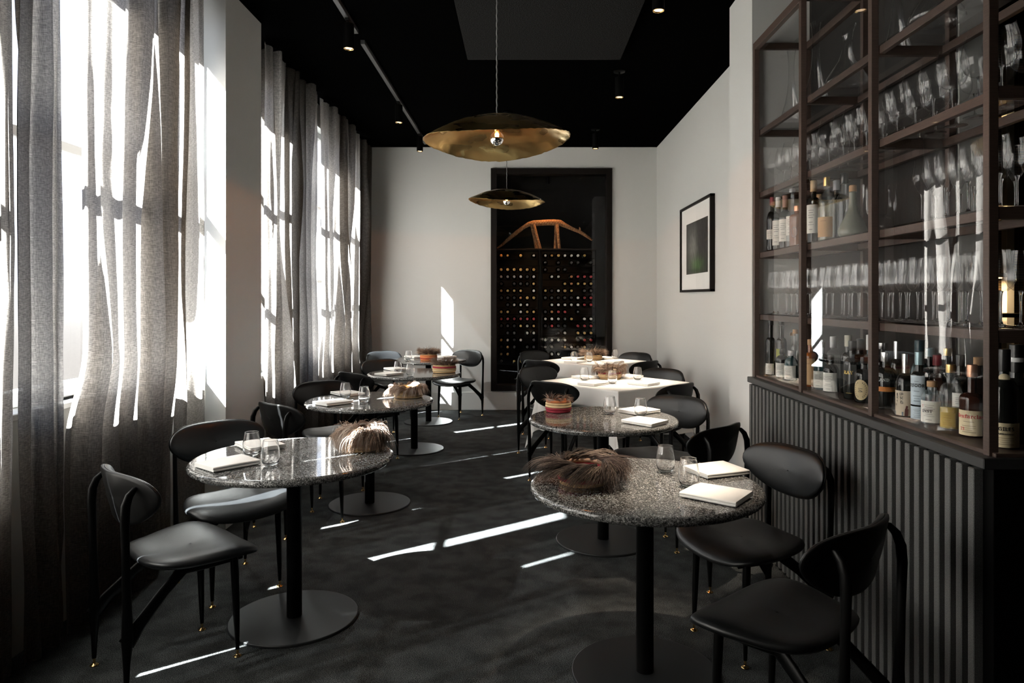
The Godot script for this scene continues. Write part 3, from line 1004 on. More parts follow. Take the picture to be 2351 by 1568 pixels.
	basket("straw basket in ragged cream feathers on the second curtain-side table", at(938, 911, TT + 0.001), 0.9, [straw, cream, straw, cream, straw], 0.098,
		{"n": 240, "seed": 9, "r": 0.098, "y": 0.072, "strands": 10, "spread": 0.26, "wild": 0.12, "out": 0.8, "up": 0.75, "swirl": 0.5, "len": 0.11, "droop": 2.2, "lim": 0.14, "w": 0.0012, "cols": pale})
	basket("low straw basket with a crest of brown feathers on the third curtain-side table", at(1020, 855, TT + 0.001), 0.0, [straw, cream, straw, red, straw], 0.105,
		{"n": 330, "seed": 12, "r": 0.098, "y": 0.085, "out": 0.35, "up": 0.95, "swirl": 0.3, "len": 0.075, "droop": 0.8, "w": 0.0012, "cols": mixed})
	basket("orange-red feathered basket on the farthest curtain-side table", at(984, 827, TT + 0.001), 0.0, [orange, Color(0.36, 0.06, 0.03), orange, orange, straw], 0.09,
		{"n": 300, "seed": 15, "r": 0.088, "y": 0.088, "out": 0.5, "up": 0.9, "swirl": 0.4, "len": 0.085, "droop": 0.9, "w": 0.0013, "cols": mixed})
	basket("nest of long dark brown feathers over a red-stitched basket, right foreground table", at(1338, 1108, TT + 0.001), 0.5, [straw, red, straw, red, Color(0.2, 0.12, 0.08)], 0.088,
		{"n": 150, "seed": 21, "r": 0.085, "y": 0.085, "strands": 22, "spread": 0.17, "wild": 0.22, "out": 0.60, "up": 0.40, "swirl": 1.15, "len": 0.23, "droop": 1.0, "lim": 0.15, "curl": 0.25, "w": 0.0009, "cols": brown})
	basket("low round basket striped orange, cream and crimson with a few loose feathers", at(1282, 945, TT + 0.001), 0.0, [red, red, cream, cream, orange], 0.073,
		{"n": 40, "seed": 24, "r": 0.06, "y": 0.078, "out": 0.3, "up": 0.8, "swirl": 0.9, "len": 0.08, "droop": 0.9, "w": 0.0012, "cols": pale})
	basket("straw basket under long brown drooping feathers on the nearer white cloth", at(1400, 869, TT + 0.001), 1.4, [straw, cream, cream, red, cream], 0.095,
		{"n": 110, "seed": 27, "r": 0.09, "y": 0.09, "out": 0.9, "up": 0.8, "swirl": 0.5, "strands": 12, "spread": 0.2, "len": 0.18, "droop": 1.7, "lim": 0.135, "w": 0.0011, "cols": mixed})
	basket("brown feathered basket on the farther white cloth", at(1362, 826, TT + 0.001), 0.2, [straw, straw, cream, straw], 0.095,
		{"n": 230, "seed": 31, "r": 0.095, "y": 0.07, "out": 0.6, "up": 0.9, "swirl": 0.5, "len": 0.11, "droop": 0.9, "w": 0.0013, "cols": mixed})

# ------------------------------------------------------------------ lamps on the ceiling
func pendant(label: String, p: Vector3, r: float, sd: int, tilt: float, under := CEIL) -> void:
	# p: the middle of the globe bulb
	var t := thing("pendant_lamp", label, "pendant lamp", p, 0.0, "brass pendant lamps")
	var f := FastNoiseLite.new()
	f.seed = sd
	f.frequency = 1.0
	for side in 1:
		var b := MB.new()
		var nr := 44
		var na := 120
		var q := PackedVector3Array()
		for face in 2:
			for j in nr:
				var jj := j if face == 0 else nr - 1 - j
				var rr := r * lerpf(0.02, 1.0, jj / float(nr - 1))
				for i in na:
					var a := TAU * i / na
					var x := rr * cos(a)
					var z := rr * sin(a)
					var edge := pow(rr / r, 6.0)
					var y := 0.122 - 0.70 * x * x - 0.99 * z * z
					y += 0.006 * f.get_noise_2d(x * 3.0, z * 3.0) + 0.0008 * f.get_noise_2d(x * 15.0, z * 15.0) + 0.0004 * f.get_noise_2d(x * 45.0, z * 45.0)
					y += edge * 0.0045 * f.get_noise_2d(x * 20.0 + 50.0, z * 20.0)
					y += tilt * x
					if face == 1:
						y += 0.0022
					q.append(Vector3(x * (1.0 + 0.02 * f.get_noise_1d(a * 2.0)), y, z))
		b.grid(q, na, nr * 2, true)
		obj(b, "shade", M.hammered, t)
	var top := under - p.y
	var c := MB.new()
	var cp := []
	var cr := []
	for k in 61:
		cp.append(Vector3(0.0018 * sin(k * 1.9), lerpf(0.128, top - 0.02, k / 60.0), 0.0018 * cos(k * 1.9)))
		cr.append(0.0042)
	c.tube(cp, cr, 7)
	obj(c, "cord", M.cord, t)
	var cn := MB.new()
	cn.lathe([[0.0, top - 0.03], [0.045, top - 0.028], [0.05, top - 0.02], [0.05, top - 0.001], [0.0, top - 0.001]], 32)
	obj(cn, "canopy", M.black, t)
	var so := MB.new()
	so.lathe([[0.0, 0.130], [0.017, 0.130], [0.019, 0.122], [0.019, 0.056], [0.015, 0.050], [0.013, 0.037], [0.0, 0.037]], 24)
	obj(so, "socket", M.brass, t)
	var bu := MB.new()
	var pr := []
	for k in 17:
		var a := PI * (0.5 - k / 32.0) * 1.0
		pr.append([0.040 * cos(a) if k else 0.012, 0.040 * sin(a) if k else 0.038])
	bu.lathe(pr, 32)
	var bulb := obj(bu, "bulb", M.ware, t)
	var mr := MB.new()
	var pm := []
	for k in 17:
		var a := -PI * k / 32.0
		pm.append([0.0402 * cos(a), 0.0402 * sin(a)])
	mr.lathe(pm, 32, 1)
	obj(mr, "mirrored_crown", M.chrome, bulb)
	var fl := MB.new()
	fl.lathe([[0.0, 0.033], [0.008, 0.032], [0.012, 0.024], [0.011, 0.010], [0.0, 0.006]], 16)
	obj(fl, "bulb_filament", M.filament, bulb)
	var l := OmniLight3D.new()
	l.name = "pendant_glow"
	l.light_color = Color(1.0, 0.62, 0.34)
	l.light_energy = 0.13
	l.light_size = 0.008
	l.omni_range = 12.0
	l.omni_attenuation = 2.0
	l.shadow_enabled = true
	add_child(l)
	l.position = p + Vector3(0, 0.018, 0)

func spot(label: String, x: float, z: float, plate: bool, power := 0.35, cone := 16.0) -> void:
	var t := thing("ceiling_spotlight", label, "spotlight", Vector3(x, CEIL, z), 0.0, "black cylinder spotlights")
	var b := MB.new()
	b.lathe([[0.0, -0.058], [0.036, -0.058], [0.037, -0.06], [0.037, -0.228], [0.036, -0.230], [0.036, -0.230], [0.030, -0.230], [0.030, -0.230], [0.027, -0.212], [0.0, -0.212]], 28)
	obj(b, "body", M.black, t)
	var s := MB.new()
	s.lathe([[0.0, -0.012 if plate else -0.03], [0.008, -0.012 if plate else -0.03], [0.008, -0.060], [0.0, -0.060]], 12)
	if plate:
		s.lathe([[0.0, -0.0005], [0.05, -0.0005], [0.05, -0.012], [0.0, -0.012]], 28)
	else:
		s.box(Vector3(0, -0.038, 0), Vector3(0.03, 0.016, 0.11), 0.003)
	obj(s, "mount", M.black, t)
	var r := MB.new()
	r.lathe([[0.0268, -0.222], [0.0298, -0.2305], [0.0340, -0.2335], [0.0345, -0.2305]], 28, -1)
	obj(r, "reflector_ring", M.brass, t)
	var e := MB.new()
	e.lathe([[0.0, -0.2155], [0.0268, -0.2155], [0.0268, -0.2260], [0.0, -0.2275]], 24)
	obj(e, "lens", M.lens, t)
	var l := SpotLight3D.new()
	l.name = "spotlight_beam"
	l.light_color = Color(1.0, 0.93, 0.84)
	l.light_energy = power
	l.light_size = 0.03
	l.spot_angle = cone
	l.spot_angle_attenuation = 1.0
	l.spot_range = 10.0
	l.spot_attenuation = 2.0
	l.shadow_enabled = true
	add_child(l)
	l.position = Vector3(x, CEIL - 0.237, z)
	l.rotation.x = -PI / 2

func build_lamps() -> void:
	M.hammered = mat(Color(0.62, 0.43, 0.17), 0.24, 1.0)
	M.hammered.roughness_texture = noise_tex(256, 0.02, [[0.3, grey(0.7)], [0.7, grey(1.0)]], FastNoiseLite.TYPE_SIMPLEX_SMOOTH, 3, 62)
	M.hammered.roughness = 0.36
	M.chrome = mat(grey(0.86), 0.04, 1.0)
	M.cord = mat(grey(0.16), 0.7)
	M.track = mat(grey(0.03), 0.5)
	M.filament = mat(Color(1, 0.6, 0.3), 0.5)
	M.filament.emission_enabled = true
	M.filament.emission = Color(1.0, 0.56, 0.26)
	M.filament.emission_energy_multiplier = 22.0
	M.lens = mat(grey(0.8), 0.3)
	M.lens.emission_enabled = true
	M.lens.emission = Color(1.0, 0.84, 0.66)
	M.lens.emission_energy_multiplier = 1.6
	pendant("large hammered brass pendant with a half mirrored globe, nearest the camera", Vector3(-0.141, 2.374, -4.0), 0.415, 71, 0.03, CEIL - 0.0525)
	pendant("farther hammered brass pendant, hanging before the cellar window", Vector3(-0.160, 2.496, -7.49), 0.405, 83, -0.03)
	for k in 2:
		var tr := MB.new()
		var z0: float = [-1.4, -5.41][k]
		var z1: float = [-5.2, -8.95][k]
		tr.box(Vector3(-1.22, CEIL - 0.0165, (z0 + z1) / 2), Vector3(0.034, 0.033, z0 - z1), 0.002)
		tag(obj(tr, "lighting_track", M.track), "%s black lighting track along the ceiling above the curtain-side tables" % ["nearer", "farther"][k], "lighting track", "black lighting tracks")
	for s in [[-1.214, -4.95, "nearest black spotlight on the tracks over the curtain-side tables"], [-1.225, -7.03, "middle black spotlight on the tracks over the curtain-side tables"], [-1.215, -8.41, "farthest black spotlight on the tracks, by the back wall on the left"]]:
		spot(s[2], s[0], s[1], false)
	for s in [[0.50, -2.86, "ceiling spotlight over the right foreground table, above the photo's upper edge"], [0.832, -4.295, "ceiling spotlight on the right nearest the camera, beside the felt panel"], [0.85, -6.15, "ceiling spotlight on the right beyond the felt panel, middle one"], [0.862, -8.265, "ceiling spotlight on the right closest to the back wall"]]:
		spot(s[2], s[0], s[1], true, 6.5, 12.5 if s[1] > -3.0 else 16.0)

# ------------------------------------------------------------------ the framed photograph, the cellar window
func build_picture() -> void:
	var t := thing("framed_picture", "dark framed photograph of a dim green forest on the right wall", "picture", Vector3(XR, 1.98, -7.095))
	var f := MB.new()
	var w := 0.625
	var h := 0.45
	for e in [[-w, -w + 0.024, -h, h], [w - 0.024, w, -h, h], [-w, w, -h, -h + 0.024], [-w, w, h - 0.024, h]]:
		f.box(Vector3(-0.0235, (e[2] + e[3]) / 2, (e[0] + e[1]) / 2), Vector3(0.045, e[3] - e[2], e[1] - e[0]), 0.0015)
	obj(f, "frame", M.dark_wood, t)
	obj(box_at(Vector3(-0.026, -h + 0.02, -w + 0.02), Vector3(-0.020, h - 0.02, w - 0.02)), "mat_board", mat(Color(0.84, 0.85, 0.83), 0.9), t)
	var pm := mat(grey(1.0), 0.6)
	pm.albedo_texture = ImageTexture.create_from_image(forest_image())
	var b := MB.new()
	b.grid(PackedVector3Array([Vector3(-0.0268, 0.262, -0.39), Vector3(-0.0268, 0.262, 0.475), Vector3(-0.0268, -0.265, -0.39), Vector3(-0.0268, -0.265, 0.475)]), 2, 2)
	obj(b, "print", pm, t)
	obj(sheet(Vector3(-0.037, -h + 0.022, -w + 0.022), Vector3(-0.037, h - 0.022, w - 0.022)), "glazing", M.museum_glass, t)

func wine_bottle_mesh(capsule: bool, fat: bool) -> ArrayMesh:
	# lies with its neck towards the room (+z)
	var b := MB.new()
	b.tf = Transform3D(Basis(Vector3.RIGHT, PI / 2), Vector3.ZERO)
	if capsule:
		var r := 0.0165 if not fat else 0.0195
		b.lathe([[0.0, 0.302], [r - 0.002, 0.302], [r, 0.300], [r, 0.288], [r - 0.0015, 0.285], [r - 0.001, 0.27], [r, 0.235]], 18, 1)
	else:
		b.lathe([[0.0, 0.0], [0.034, 0.001], [0.0375, 0.006], [0.0375, 0.17], [0.034, 0.19], [0.021, 0.215], [0.0155, 0.24], [0.0148, 0.30], [0.0, 0.30]], 18)
	return b.mesh()

func build_cellar() -> void:
	# the opening in the back wall, its frame and glass
	var w := thing("window_5", "tall dark timber cellar window in the back wall", "")
	w.remove_meta("category")
	w.set_meta("kind", "structure")
	var x0 := -0.406
	var x1 := 1.184
	var y0 := 0.252
	var y1 := 3.169
	for e in [[x0, x0 + 0.075, y0, y1], [x1 - 0.075, x1, y0, y1], [x0 + 0.075, x1 - 0.075, y0, y0 + 0.075], [x0 + 0.075, x1 - 0.075, y1 - 0.075, y1]]:
		obj(box_at(Vector3(e[0], e[2], ZB - 0.16), Vector3(e[1], e[3], ZB + 0.035), 0.003), "frame_member", M.dark_wood, w)
	obj(sheet(Vector3(x0 + 0.07, y0 + 0.07, ZB - 0.027), Vector3(x1 - 0.07, y1 - 0.07, ZB - 0.027)), "pane", M.pane, w)
	# the cellar behind
	var c := MB.new()
	var za := ZB - 0.16
	var zb := ZB - 1.05
	c.box(Vector3(-0.72, 1.72, (za + zb) / 2), Vector3(0.06, 3.44, za - zb))
	c.box(Vector3(1.50, 1.72, (za + zb) / 2), Vector3(0.06, 3.44, za - zb))
	c.box(Vector3(0.39, 1.72, zb - 0.03), Vector3(2.28, 3.44, 0.06))
	struct(c, "wall_cellar", mat(grey(0.006), 0.8), "black lining of the wine cellar behind the glass")
	# rack
	var r := thing("wine_rack", "black metal wine rack filling the cellar behind the glass", "wine rack", Vector3(0, 0, ZB - 0.40))
	var cols := []
	for k in 7:
		cols.append(-0.368 + 0.0885 * k)
	for k in 8:
		cols.append(0.320 + 0.0885 * k)
	var rows := []
	for k in 16:
		rows.append(2.045 - 0.0955 * k)
	for x in [-0.425, 0.235, 0.27, 0.995]:
		obj(box_at(Vector3(x - 0.01, 0.0, -0.16), Vector3(x + 0.01, 2.13, 0.16), 0.002), "upright", M.black, r)
	for y in rows:
		for bl in [[-0.415, 0.225], [0.28, 0.985]]:
			for dz in [-0.13, 0.10]:
				var rl := box_at(Vector3(bl[0], y - 0.046, dz - 0.005), Vector3(bl[1], y - 0.038, dz + 0.005))
				obj(rl, "rail", M.black, r)
	obj(box_at(Vector3(-0.44, 2.115, -0.17), Vector3(1.01, 2.135, 0.17), 0.002), "top_board", M.dark_wood, r)
	# bottles: each lies in its own place
	var caps := {"gold": mat(Color(0.68, 0.47, 0.18), 0.35, 1.0), "pale": mat(Color(0.62, 0.60, 0.55), 0.45), "red": mat(Color(0.36, 0.03, 0.035), 0.4), "dark": mat(Color(0.05, 0.05, 0.05), 0.4), "copper": mat(Color(0.55, 0.26, 0.12), 0.35, 1.0)}
	var glass := mat(Color(0.008, 0.012, 0.008), 0.08)
	var cm := wine_bottle_mesh(true, false)
	var cf := wine_bottle_mesh(true, true)
	var bm := wine_bottle_mesh(false, false)
	var first := {}
	var plan := [   # one letter per place: g gold, p pale, r red, d dark, c copper, G large gold foil, . empty
		"GGg.G.p" + "pgGpppg.", "......." + "d.d.dd.d", "GGGGGGG" + "d.dd....", "pppppdp" + ".pp.crrr", "rd.dddg" + "...gcggg",
		"pgggg.p" + "gdpGg.dd", "ddddcGG" + "dddddprr", "..dppp." + ".ppppprr", "ggg.pgg" + "dcrr.d..", "rrrrrrr" + "pppdg.pp",
		"ddddgpg" + "drdd.rrr", "d.dd.pp" + "..dp.gggg".substr(0, 8), "pgpdp.d" + "pppp.drr", "ddgd.dd" + "dd.gpdgd", "ggg.d.d" + "ppp.gd.d", "dd.gg.d" + "d.gd.dpd"]
	for i in rows.size():
		for j in cols.size():
			var ch: String = plan[i][j]
			if ch == ".":
				continue
			var kind: String = {"g": "gold", "p": "pale", "r": "red", "d": "dark", "c": "copper", "G": "gold"}[ch]
			var big := ch == "G"
			var side := "left" if j < 7 else "right"
			var place := "%s rack block, row %s down, place %s" % [side, nth(i), nth(j if j < 7 else j - 7)]
			var label := "%s cellar wine bottle, %s from the left" % [kind + ("-foiled" if big else "-capped"), place]
			var p := Vector3(cols[j], rows[i], ZB - 0.58)
			var key := kind + str(big)
			if first.has(key):
				dup(first[key], "wine_bottle", label, p, 0.0, "bottles lying in the cellar rack")
			else:
				var t := thing("wine_bottle", label, "bottle", p, 0.0, "bottles lying in the cellar rack")
				put(bm, "body", glass, t)
				put(cf if big else cm, "capsule", caps[kind], t)
				first[key] = t
	# the woven animal on top of the rack
	var a := thing("woven_animal", "long woven straw animal sculpture standing on top of the cellar rack", "sculpture", Vector3(0, 2.137, ZB - 0.40))
	var straw := mat(grey(1.0), 0.75)
	straw.albedo_texture = noise_tex(256, 0.06, [[0.2, Color(0.42, 0.16, 0.11)], [0.4, Color(0.66, 0.44, 0.28)], [0.75, Color(0.80, 0.63, 0.43)]], FastNoiseLite.TYPE_CELLULAR, 1, 51)
	straw.uv1_triplanar = true
	straw.uv1_scale = Vector3(14, 14, 14)
	straw.heightmap_enabled = true
	straw.heightmap_texture = noise_tex(256, 0.05, [], FastNoiseLite.TYPE_SIMPLEX, 2, 52)
	straw.heightmap_scale = 0.8
	var sx := func(px: float) -> float: return (px - VX) * 9.66 / FOC
	var sy := func(py: float) -> float: return EYE - (py - VY) * 9.66 / FOC - 2.135
	var spine := []
	var rad := []
	for q in [[1140, 571, 0.008], [1152, 563, 0.016], [1168, 549, 0.024], [1185, 535, 0.028], [1202, 522, 0.026], [1214, 515, 0.032], [1226, 513, 0.042], [1240, 512, 0.040], [1256, 511, 0.040], [1272, 511, 0.042], [1286, 512, 0.042], [1300, 519, 0.030], [1315, 526, 0.024], [1330, 532, 0.024], [1342, 539, 0.022], [1352, 546, 0.018], [1360, 552, 0.012]]:
		spine.append(Vector3(sx.call(q[0]), sy.call(q[1]), 0.0))
		rad.append(q[2])
	var bd := MB.new()
	bd.tube(spine, rad, 14)
	obj(bd, "body", straw, a)
	for lg in [[1221, 1232, -0.04], [1225, 1240, 0.045], [1277, 1275, -0.04], [1279, 1284, 0.045]]:
		var l := MB.new()
		l.tube([Vector3(sx.call(lg[0]), sy.call(516), lg[2] * 0.6), Vector3(sx.call(lerpf(lg[0], lg[1], 0.5)), sy.call(543), lg[2]), Vector3(sx.call(lg[1]), 0.0, lg[2])], [0.024, 0.019, 0.023], 10)
		obj(l, "leg", straw, a)
	for s in [-1.0, 1.0]:
		var e := MB.new()
		e.tube([Vector3(sx.call(1333), sy.call(531), s * 0.012), Vector3(sx.call(1331), sy.call(525), s * 0.022), Vector3(sx.call(1330), sy.call(522), s * 0.026)], [0.010, 0.011, 0.004], 8)
		obj(e, "ear", straw, a)
	# the lamp that picks it out
	var lm := thing("cellar_spotlight", "small black spotlight under the cellar's top edge aimed at the sculpture", "spotlight", Vector3(0.35, 3.05, ZB - 0.24))
	var cb := MB.new()
	cb.tf = Transform3D(Basis(Vector3.RIGHT, deg_to_rad(12)), Vector3.ZERO)
	cb.lathe([[0.0, 0.06], [0.025, 0.06], [0.025, -0.04], [0.021, -0.042], [0.0, -0.036]], 20)
	obj(cb, "body", M.black, lm)
	var ln := MB.new()
	ln.tf = cb.tf
	ln.lathe([[0.0, -0.0365], [0.019, -0.0365], [0.019, -0.0385], [0.0, -0.0385]], 20)
	obj(ln, "lens", M.lens, lm)
	var l := SpotLight3D.new()
	l.name = "cellar_beam"
	l.light_color = Color(1.0, 0.74, 0.48)
	l.light_energy = 0.42
	l.light_size = 0.02
	l.spot_angle = 36.0
	l.spot_range = 6.0
	l.spot_attenuation = 2.0
	l.shadow_enabled = true
	add_child(l)
	l.position = Vector3(0.35, 3.0, ZB - 0.245)
	l.look_at_from_position(l.position, Vector3(0.32, 2.30, ZB - 0.40), Vector3.UP)

# ------------------------------------------------------------------ the glazed bar cabinet
const XF := 1.42
const XB := 1.765
const POSTS := [-4.32, -3.6045, -2.88, -2.159]
const SHELVES := [1.375, 1.752, 2.12, 2.50]

func build_cabinet() -> void:
	var c := thing("display_cabinet", "glazed timber bar cabinet on a slatted charcoal base along the right side", "cabinet")
	obj(box_at(Vector3(XF, 0.0, -4.335), Vector3(XR - 0.001, 0.955, -2.125), 0.002), "base_body", M.black, c)
	var n := 36
	var sm := MB.new()
	sm.box(Vector3(0, 0, 0), Vector3(0.031, 0.935, 0.030), 0.0025)
	var slm := sm.mesh()
	for k in n:
		put(slm, "slat", M.slat, c).position = Vector3(XF - 0.0145, 0.4775, -4.300 + 0.0604 * k)
	obj(box_at(Vector3(1.386, 0.954, -4.34), Vector3(XR - 0.002, 0.988, -2.118), 0.003), "ledge", M.slat_plain, c)
	obj(box_at(Vector3(1.43, 0.986, -4.33), Vector3(XR - 0.004, 1.0, -2.13), 0.002), "bottom_board", M.wood, c)
	for z in POSTS:
		obj(box_at(Vector3(XF, 0.988, z - 0.0145), Vector3(XF + 0.03, 3.03, z + 0.0145), 0.0015), "post", M.wood, c)
		obj(box_at(Vector3(XB - 0.03, 0.999, z - 0.0145), Vector3(XB, 3.03, z + 0.0145), 0.0015), "rear_post", M.wood, c)
	obj(box_at(Vector3(XF, 2.985, -4.31), Vector3(XF + 0.03, 3.03, -2.17), 0.0015), "top_rail", M.wood, c)
	obj(box_at(Vector3(XB - 0.03, 2.985, -4.31), Vector3(XB, 3.03, -2.17), 0.0015), "top_rail", M.wood, c)
	for z in POSTS:
		obj(box_at(Vector3(XF + 0.03, 2.99, z - 0.0135), Vector3(XB - 0.03, 3.028, z + 0.0135), 0.0015), "top_rail", M.wood, c)
	for y in SHELVES:
		var s := obj(box_at(Vector3(XF + 0.034, y - 0.038, -4.305), Vector3(XF + 0.056, y - 0.006, -2.174), 0.0015), "shelf", M.wood, c)
		obj(box_at(Vector3(XB - 0.056, y - 0.038, -4.305), Vector3(XB - 0.032, y - 0.006, -2.174), 0.0015), "shelf_rail", M.wood, s)
		for z in POSTS:
			obj(box_at(Vector3(XF + 0.03, y - 0.042, z - 0.0135), Vector3(XB - 0.03, y - 0.004, z + 0.0135), 0.0015), "side_rail", M.wood, s)
		obj(sheet(Vector3(XF + 0.034, y, -4.33), Vector3(XB - 0.03, y, -2.15)), "glass_shelf", M.pane, s)
	for k in 3:
		obj(sheet(Vector3(1.447, 0.99, POSTS[k] + 0.0145), Vector3(1.447, 2.986, POSTS[k + 1] - 0.0145)), "glass_pane", M.pane, c)
	obj(box_at(Vector3(XR - 0.0075, 1.0, -4.33), Vector3(XR - 0.001, CEIL - 0.01, -2.88), 0.0), "back_panel", M.taupe, c)

func sheet(lo: Vector3, hi: Vector3) -> MB:
	var b := MB.new()
	var q: Array
	if is_equal_approx(lo.x, hi.x):
		q = [lo, Vector3(lo.x, lo.y, hi.z), Vector3(lo.x, hi.y, lo.z), hi]
	elif is_equal_approx(lo.y, hi.y):
		q = [lo, Vector3(hi.x, lo.y, lo.z), Vector3(lo.x, lo.y, hi.z), hi]
	else:
		q = [lo, Vector3(hi.x, lo.y, lo.z), Vector3(lo.x, hi.y, lo.z), hi]
	b.grid(PackedVector3Array(q), 2, 2, false, 1, 1, 1)
	return b

func stem_glass(label: String, prof: Array, stem: float, foot: float, group: String) -> Node3D:
	var g := thing("wine_glass", label, "wine glass", Vector3.ZERO, 0.0, group)
	var b := MB.new()
	b.lathe(prof, 28, 1)
	obj(b, "bowl", M.ware, g)
	var s := MB.new()
	s.lathe([[0.0, stem + 0.006], [0.0075, stem + 0.003], [0.0042, stem - 0.012], [0.0033, stem * 0.55], [0.0036, 0.018], [0.007, 0.007], [foot * 0.5, 0.0035], [foot, 0.0016], [foot, 0.0003], [0.0, 0.0003]], 20)
	obj(s, "stem", M.solid_glass, g)
	return g

func arc_patch(b: MB, r: float, y0: float, y1: float, a: float, at_a := 0.0) -> void:
	var p := PackedVector3Array()
	for j in 2:
		for i in 17:
			var w := at_a + lerpf(-a, a, i / 16.0)
			p.append(Vector3(r * sin(w), y1 if j == 0 else y0, r * cos(w)))
	b.grid(p, 17, 2, false, 1, 1, 0)

func lettering(txt: String, size: float, r: float, y: float, m: Material, parent: Node3D, at_a := 0.0, serif := true, style := "") -> void:
	# raised print bent round a bottle of radius r
	var t := TextMesh.new()
	var f := SystemFont.new()
	f.font_names = PackedStringArray(["Droid Serif" if serif else "Droid Sans"])
	if style == "bold":
		f.font_weight = 700
	t.font = f
	t.text = txt
	t.font_size = 48
	t.pixel_size = size / 36.0
	t.depth = 0.0004
	t.curve_step = 2.0
	var a := t.get_mesh_arrays()
	var vs: PackedVector3Array = a[Mesh.ARRAY_VERTEX]
	var ns: PackedVector3Array = a[Mesh.ARRAY_NORMAL]
	for i in vs.size():
		var q := vs[i]
		var w := at_a + q.x / r
		var rr := r + 0.0006 + q.z
		vs[i] = Vector3(rr * sin(w), y + q.y, rr * cos(w))
		ns[i] = ns[i].rotated(Vector3.UP, w)
	a[Mesh.ARRAY_VERTEX] = vs
	a[Mesh.ARRAY_NORMAL] = ns
	a[Mesh.ARRAY_TANGENT] = null
	var am := ArrayMesh.new()
	am.add_surface_from_arrays(Mesh.PRIMITIVE_TRIANGLES, a)
	put(am, "lettering", m, parent)

func label_tex(paper: Color, ink: Color, sd: int) -> StandardMaterial3D:
	# small print too fine to read: grey rules on paper
	var im := Image.create(96, 96, false, Image.FORMAT_RGB8)
	im.fill(paper)
	var r := RandomNumberGenerator.new()
	r.seed = sd
	for k in 9:
		if r.randf() < 0.35:
			continue
		var w := r.randi_range(24, 56)
		im.fill_rect(Rect2i(48 - w / 2, 18 + k * 8, w, 2), paper.lerp(ink, 0.30 + 0.25 * r.randf()))
	var m := mat(grey(1.0), 0.75)
	m.albedo_texture = ImageTexture.create_from_image(im)
	return m

func bottle(label: String, p: Vector3, d: Dictionary) -> Node3D:
	# d: r, sh shoulder, h total, glass, cap, cap_h, tag [low, high, half angle, material], turn, group
	var t := thing("bottle", label, "bottle", p, d.get("turn", -0.85), d.get("group", "bottles in the bar cabinet"))
	var r: float = d.r
	var sh: float = d.sh
	var h: float = d.h
	var rn: float = d.get("rn", 0.0135)
	var ch: float = d.get("cap_h", 0.03)
	var b := MB.new()
	var pr := [[0.0, 0.001], [r - 0.004, 0.001], [r - 0.001, 0.003], [r, 0.007], [r, sh - 0.014]]
	for k in range(1, 7):
		var a := PI / 2.0 * k / 6.0
		pr.append([rn + (r - rn) * cos(a) * (1.0 if k < 6 else 1.0), sh - 0.014 + (d.get("slope", 0.022)) * sin(a)])
	pr += [[rn, h - ch * 0.5], [rn, h - 0.004], [0.0, h - 0.004]]
	b.lathe(pr, 30)
	var body := obj(b, "body", d.glass, t)
	if d.has("liquid"):
		var q := MB.new()
		q.lathe([[0.0, 0.005], [r - 0.003, 0.006], [r - 0.003, d.fill], [0.0, d.fill]], 28)
		obj(q, "liquid", d.liquid, t)
	var c := MB.new()
	var rc: float = d.get("rc", rn + 0.0025)
	c.lathe([[rn + 0.0004, h - ch], [rc, h - ch], [rc, h - 0.002], [rc - 0.002, h], [0.0, h]], 24)
	obj(c, "cap", d.cap, t)
	if d.has("tag"):
		var l := MB.new()
		arc_patch(l, r + 0.0006, d.tag[0], d.tag[1], d.tag[2])
		var lo := obj(l, "paper_label", d.tag[3], t)
		for s in d.get("text", []):
			lettering(s[0], s[1], r + 0.0006, s[2], s[3], lo, s[4] if s.size() > 4 else 0.0, s[5] if s.size() > 5 else true, "bold")
	return t

func strokes(parent: Node3D, r: float, list: Array, m: Material) -> void:
	# brush strokes on a label: [x0, y0, x1, y1, width] in millimetres
	var b := MB.new()
	for s in list:
		var n := 3
		var p := PackedVector3Array()
		var d := Vector2(s[2] - s[0], s[3] - s[1])
		var o: Vector2 = Vector2(-d.y, d.x).normalized() * s[4] * 0.5
		for j in 2:
			for i in n:
				var q: Vector2 = Vector2(s[0], s[1]) + d * i / float(n - 1) + o * (1 if j == 0 else -1)
				var w: float = q.x / 1000.0 / r
				p.append(Vector3((r + 0.0012) * sin(w), q.y / 1000.0, (r + 0.0012) * cos(w)))
		b.grid(p, n, 2)
	obj(b, "lettering", m, parent)

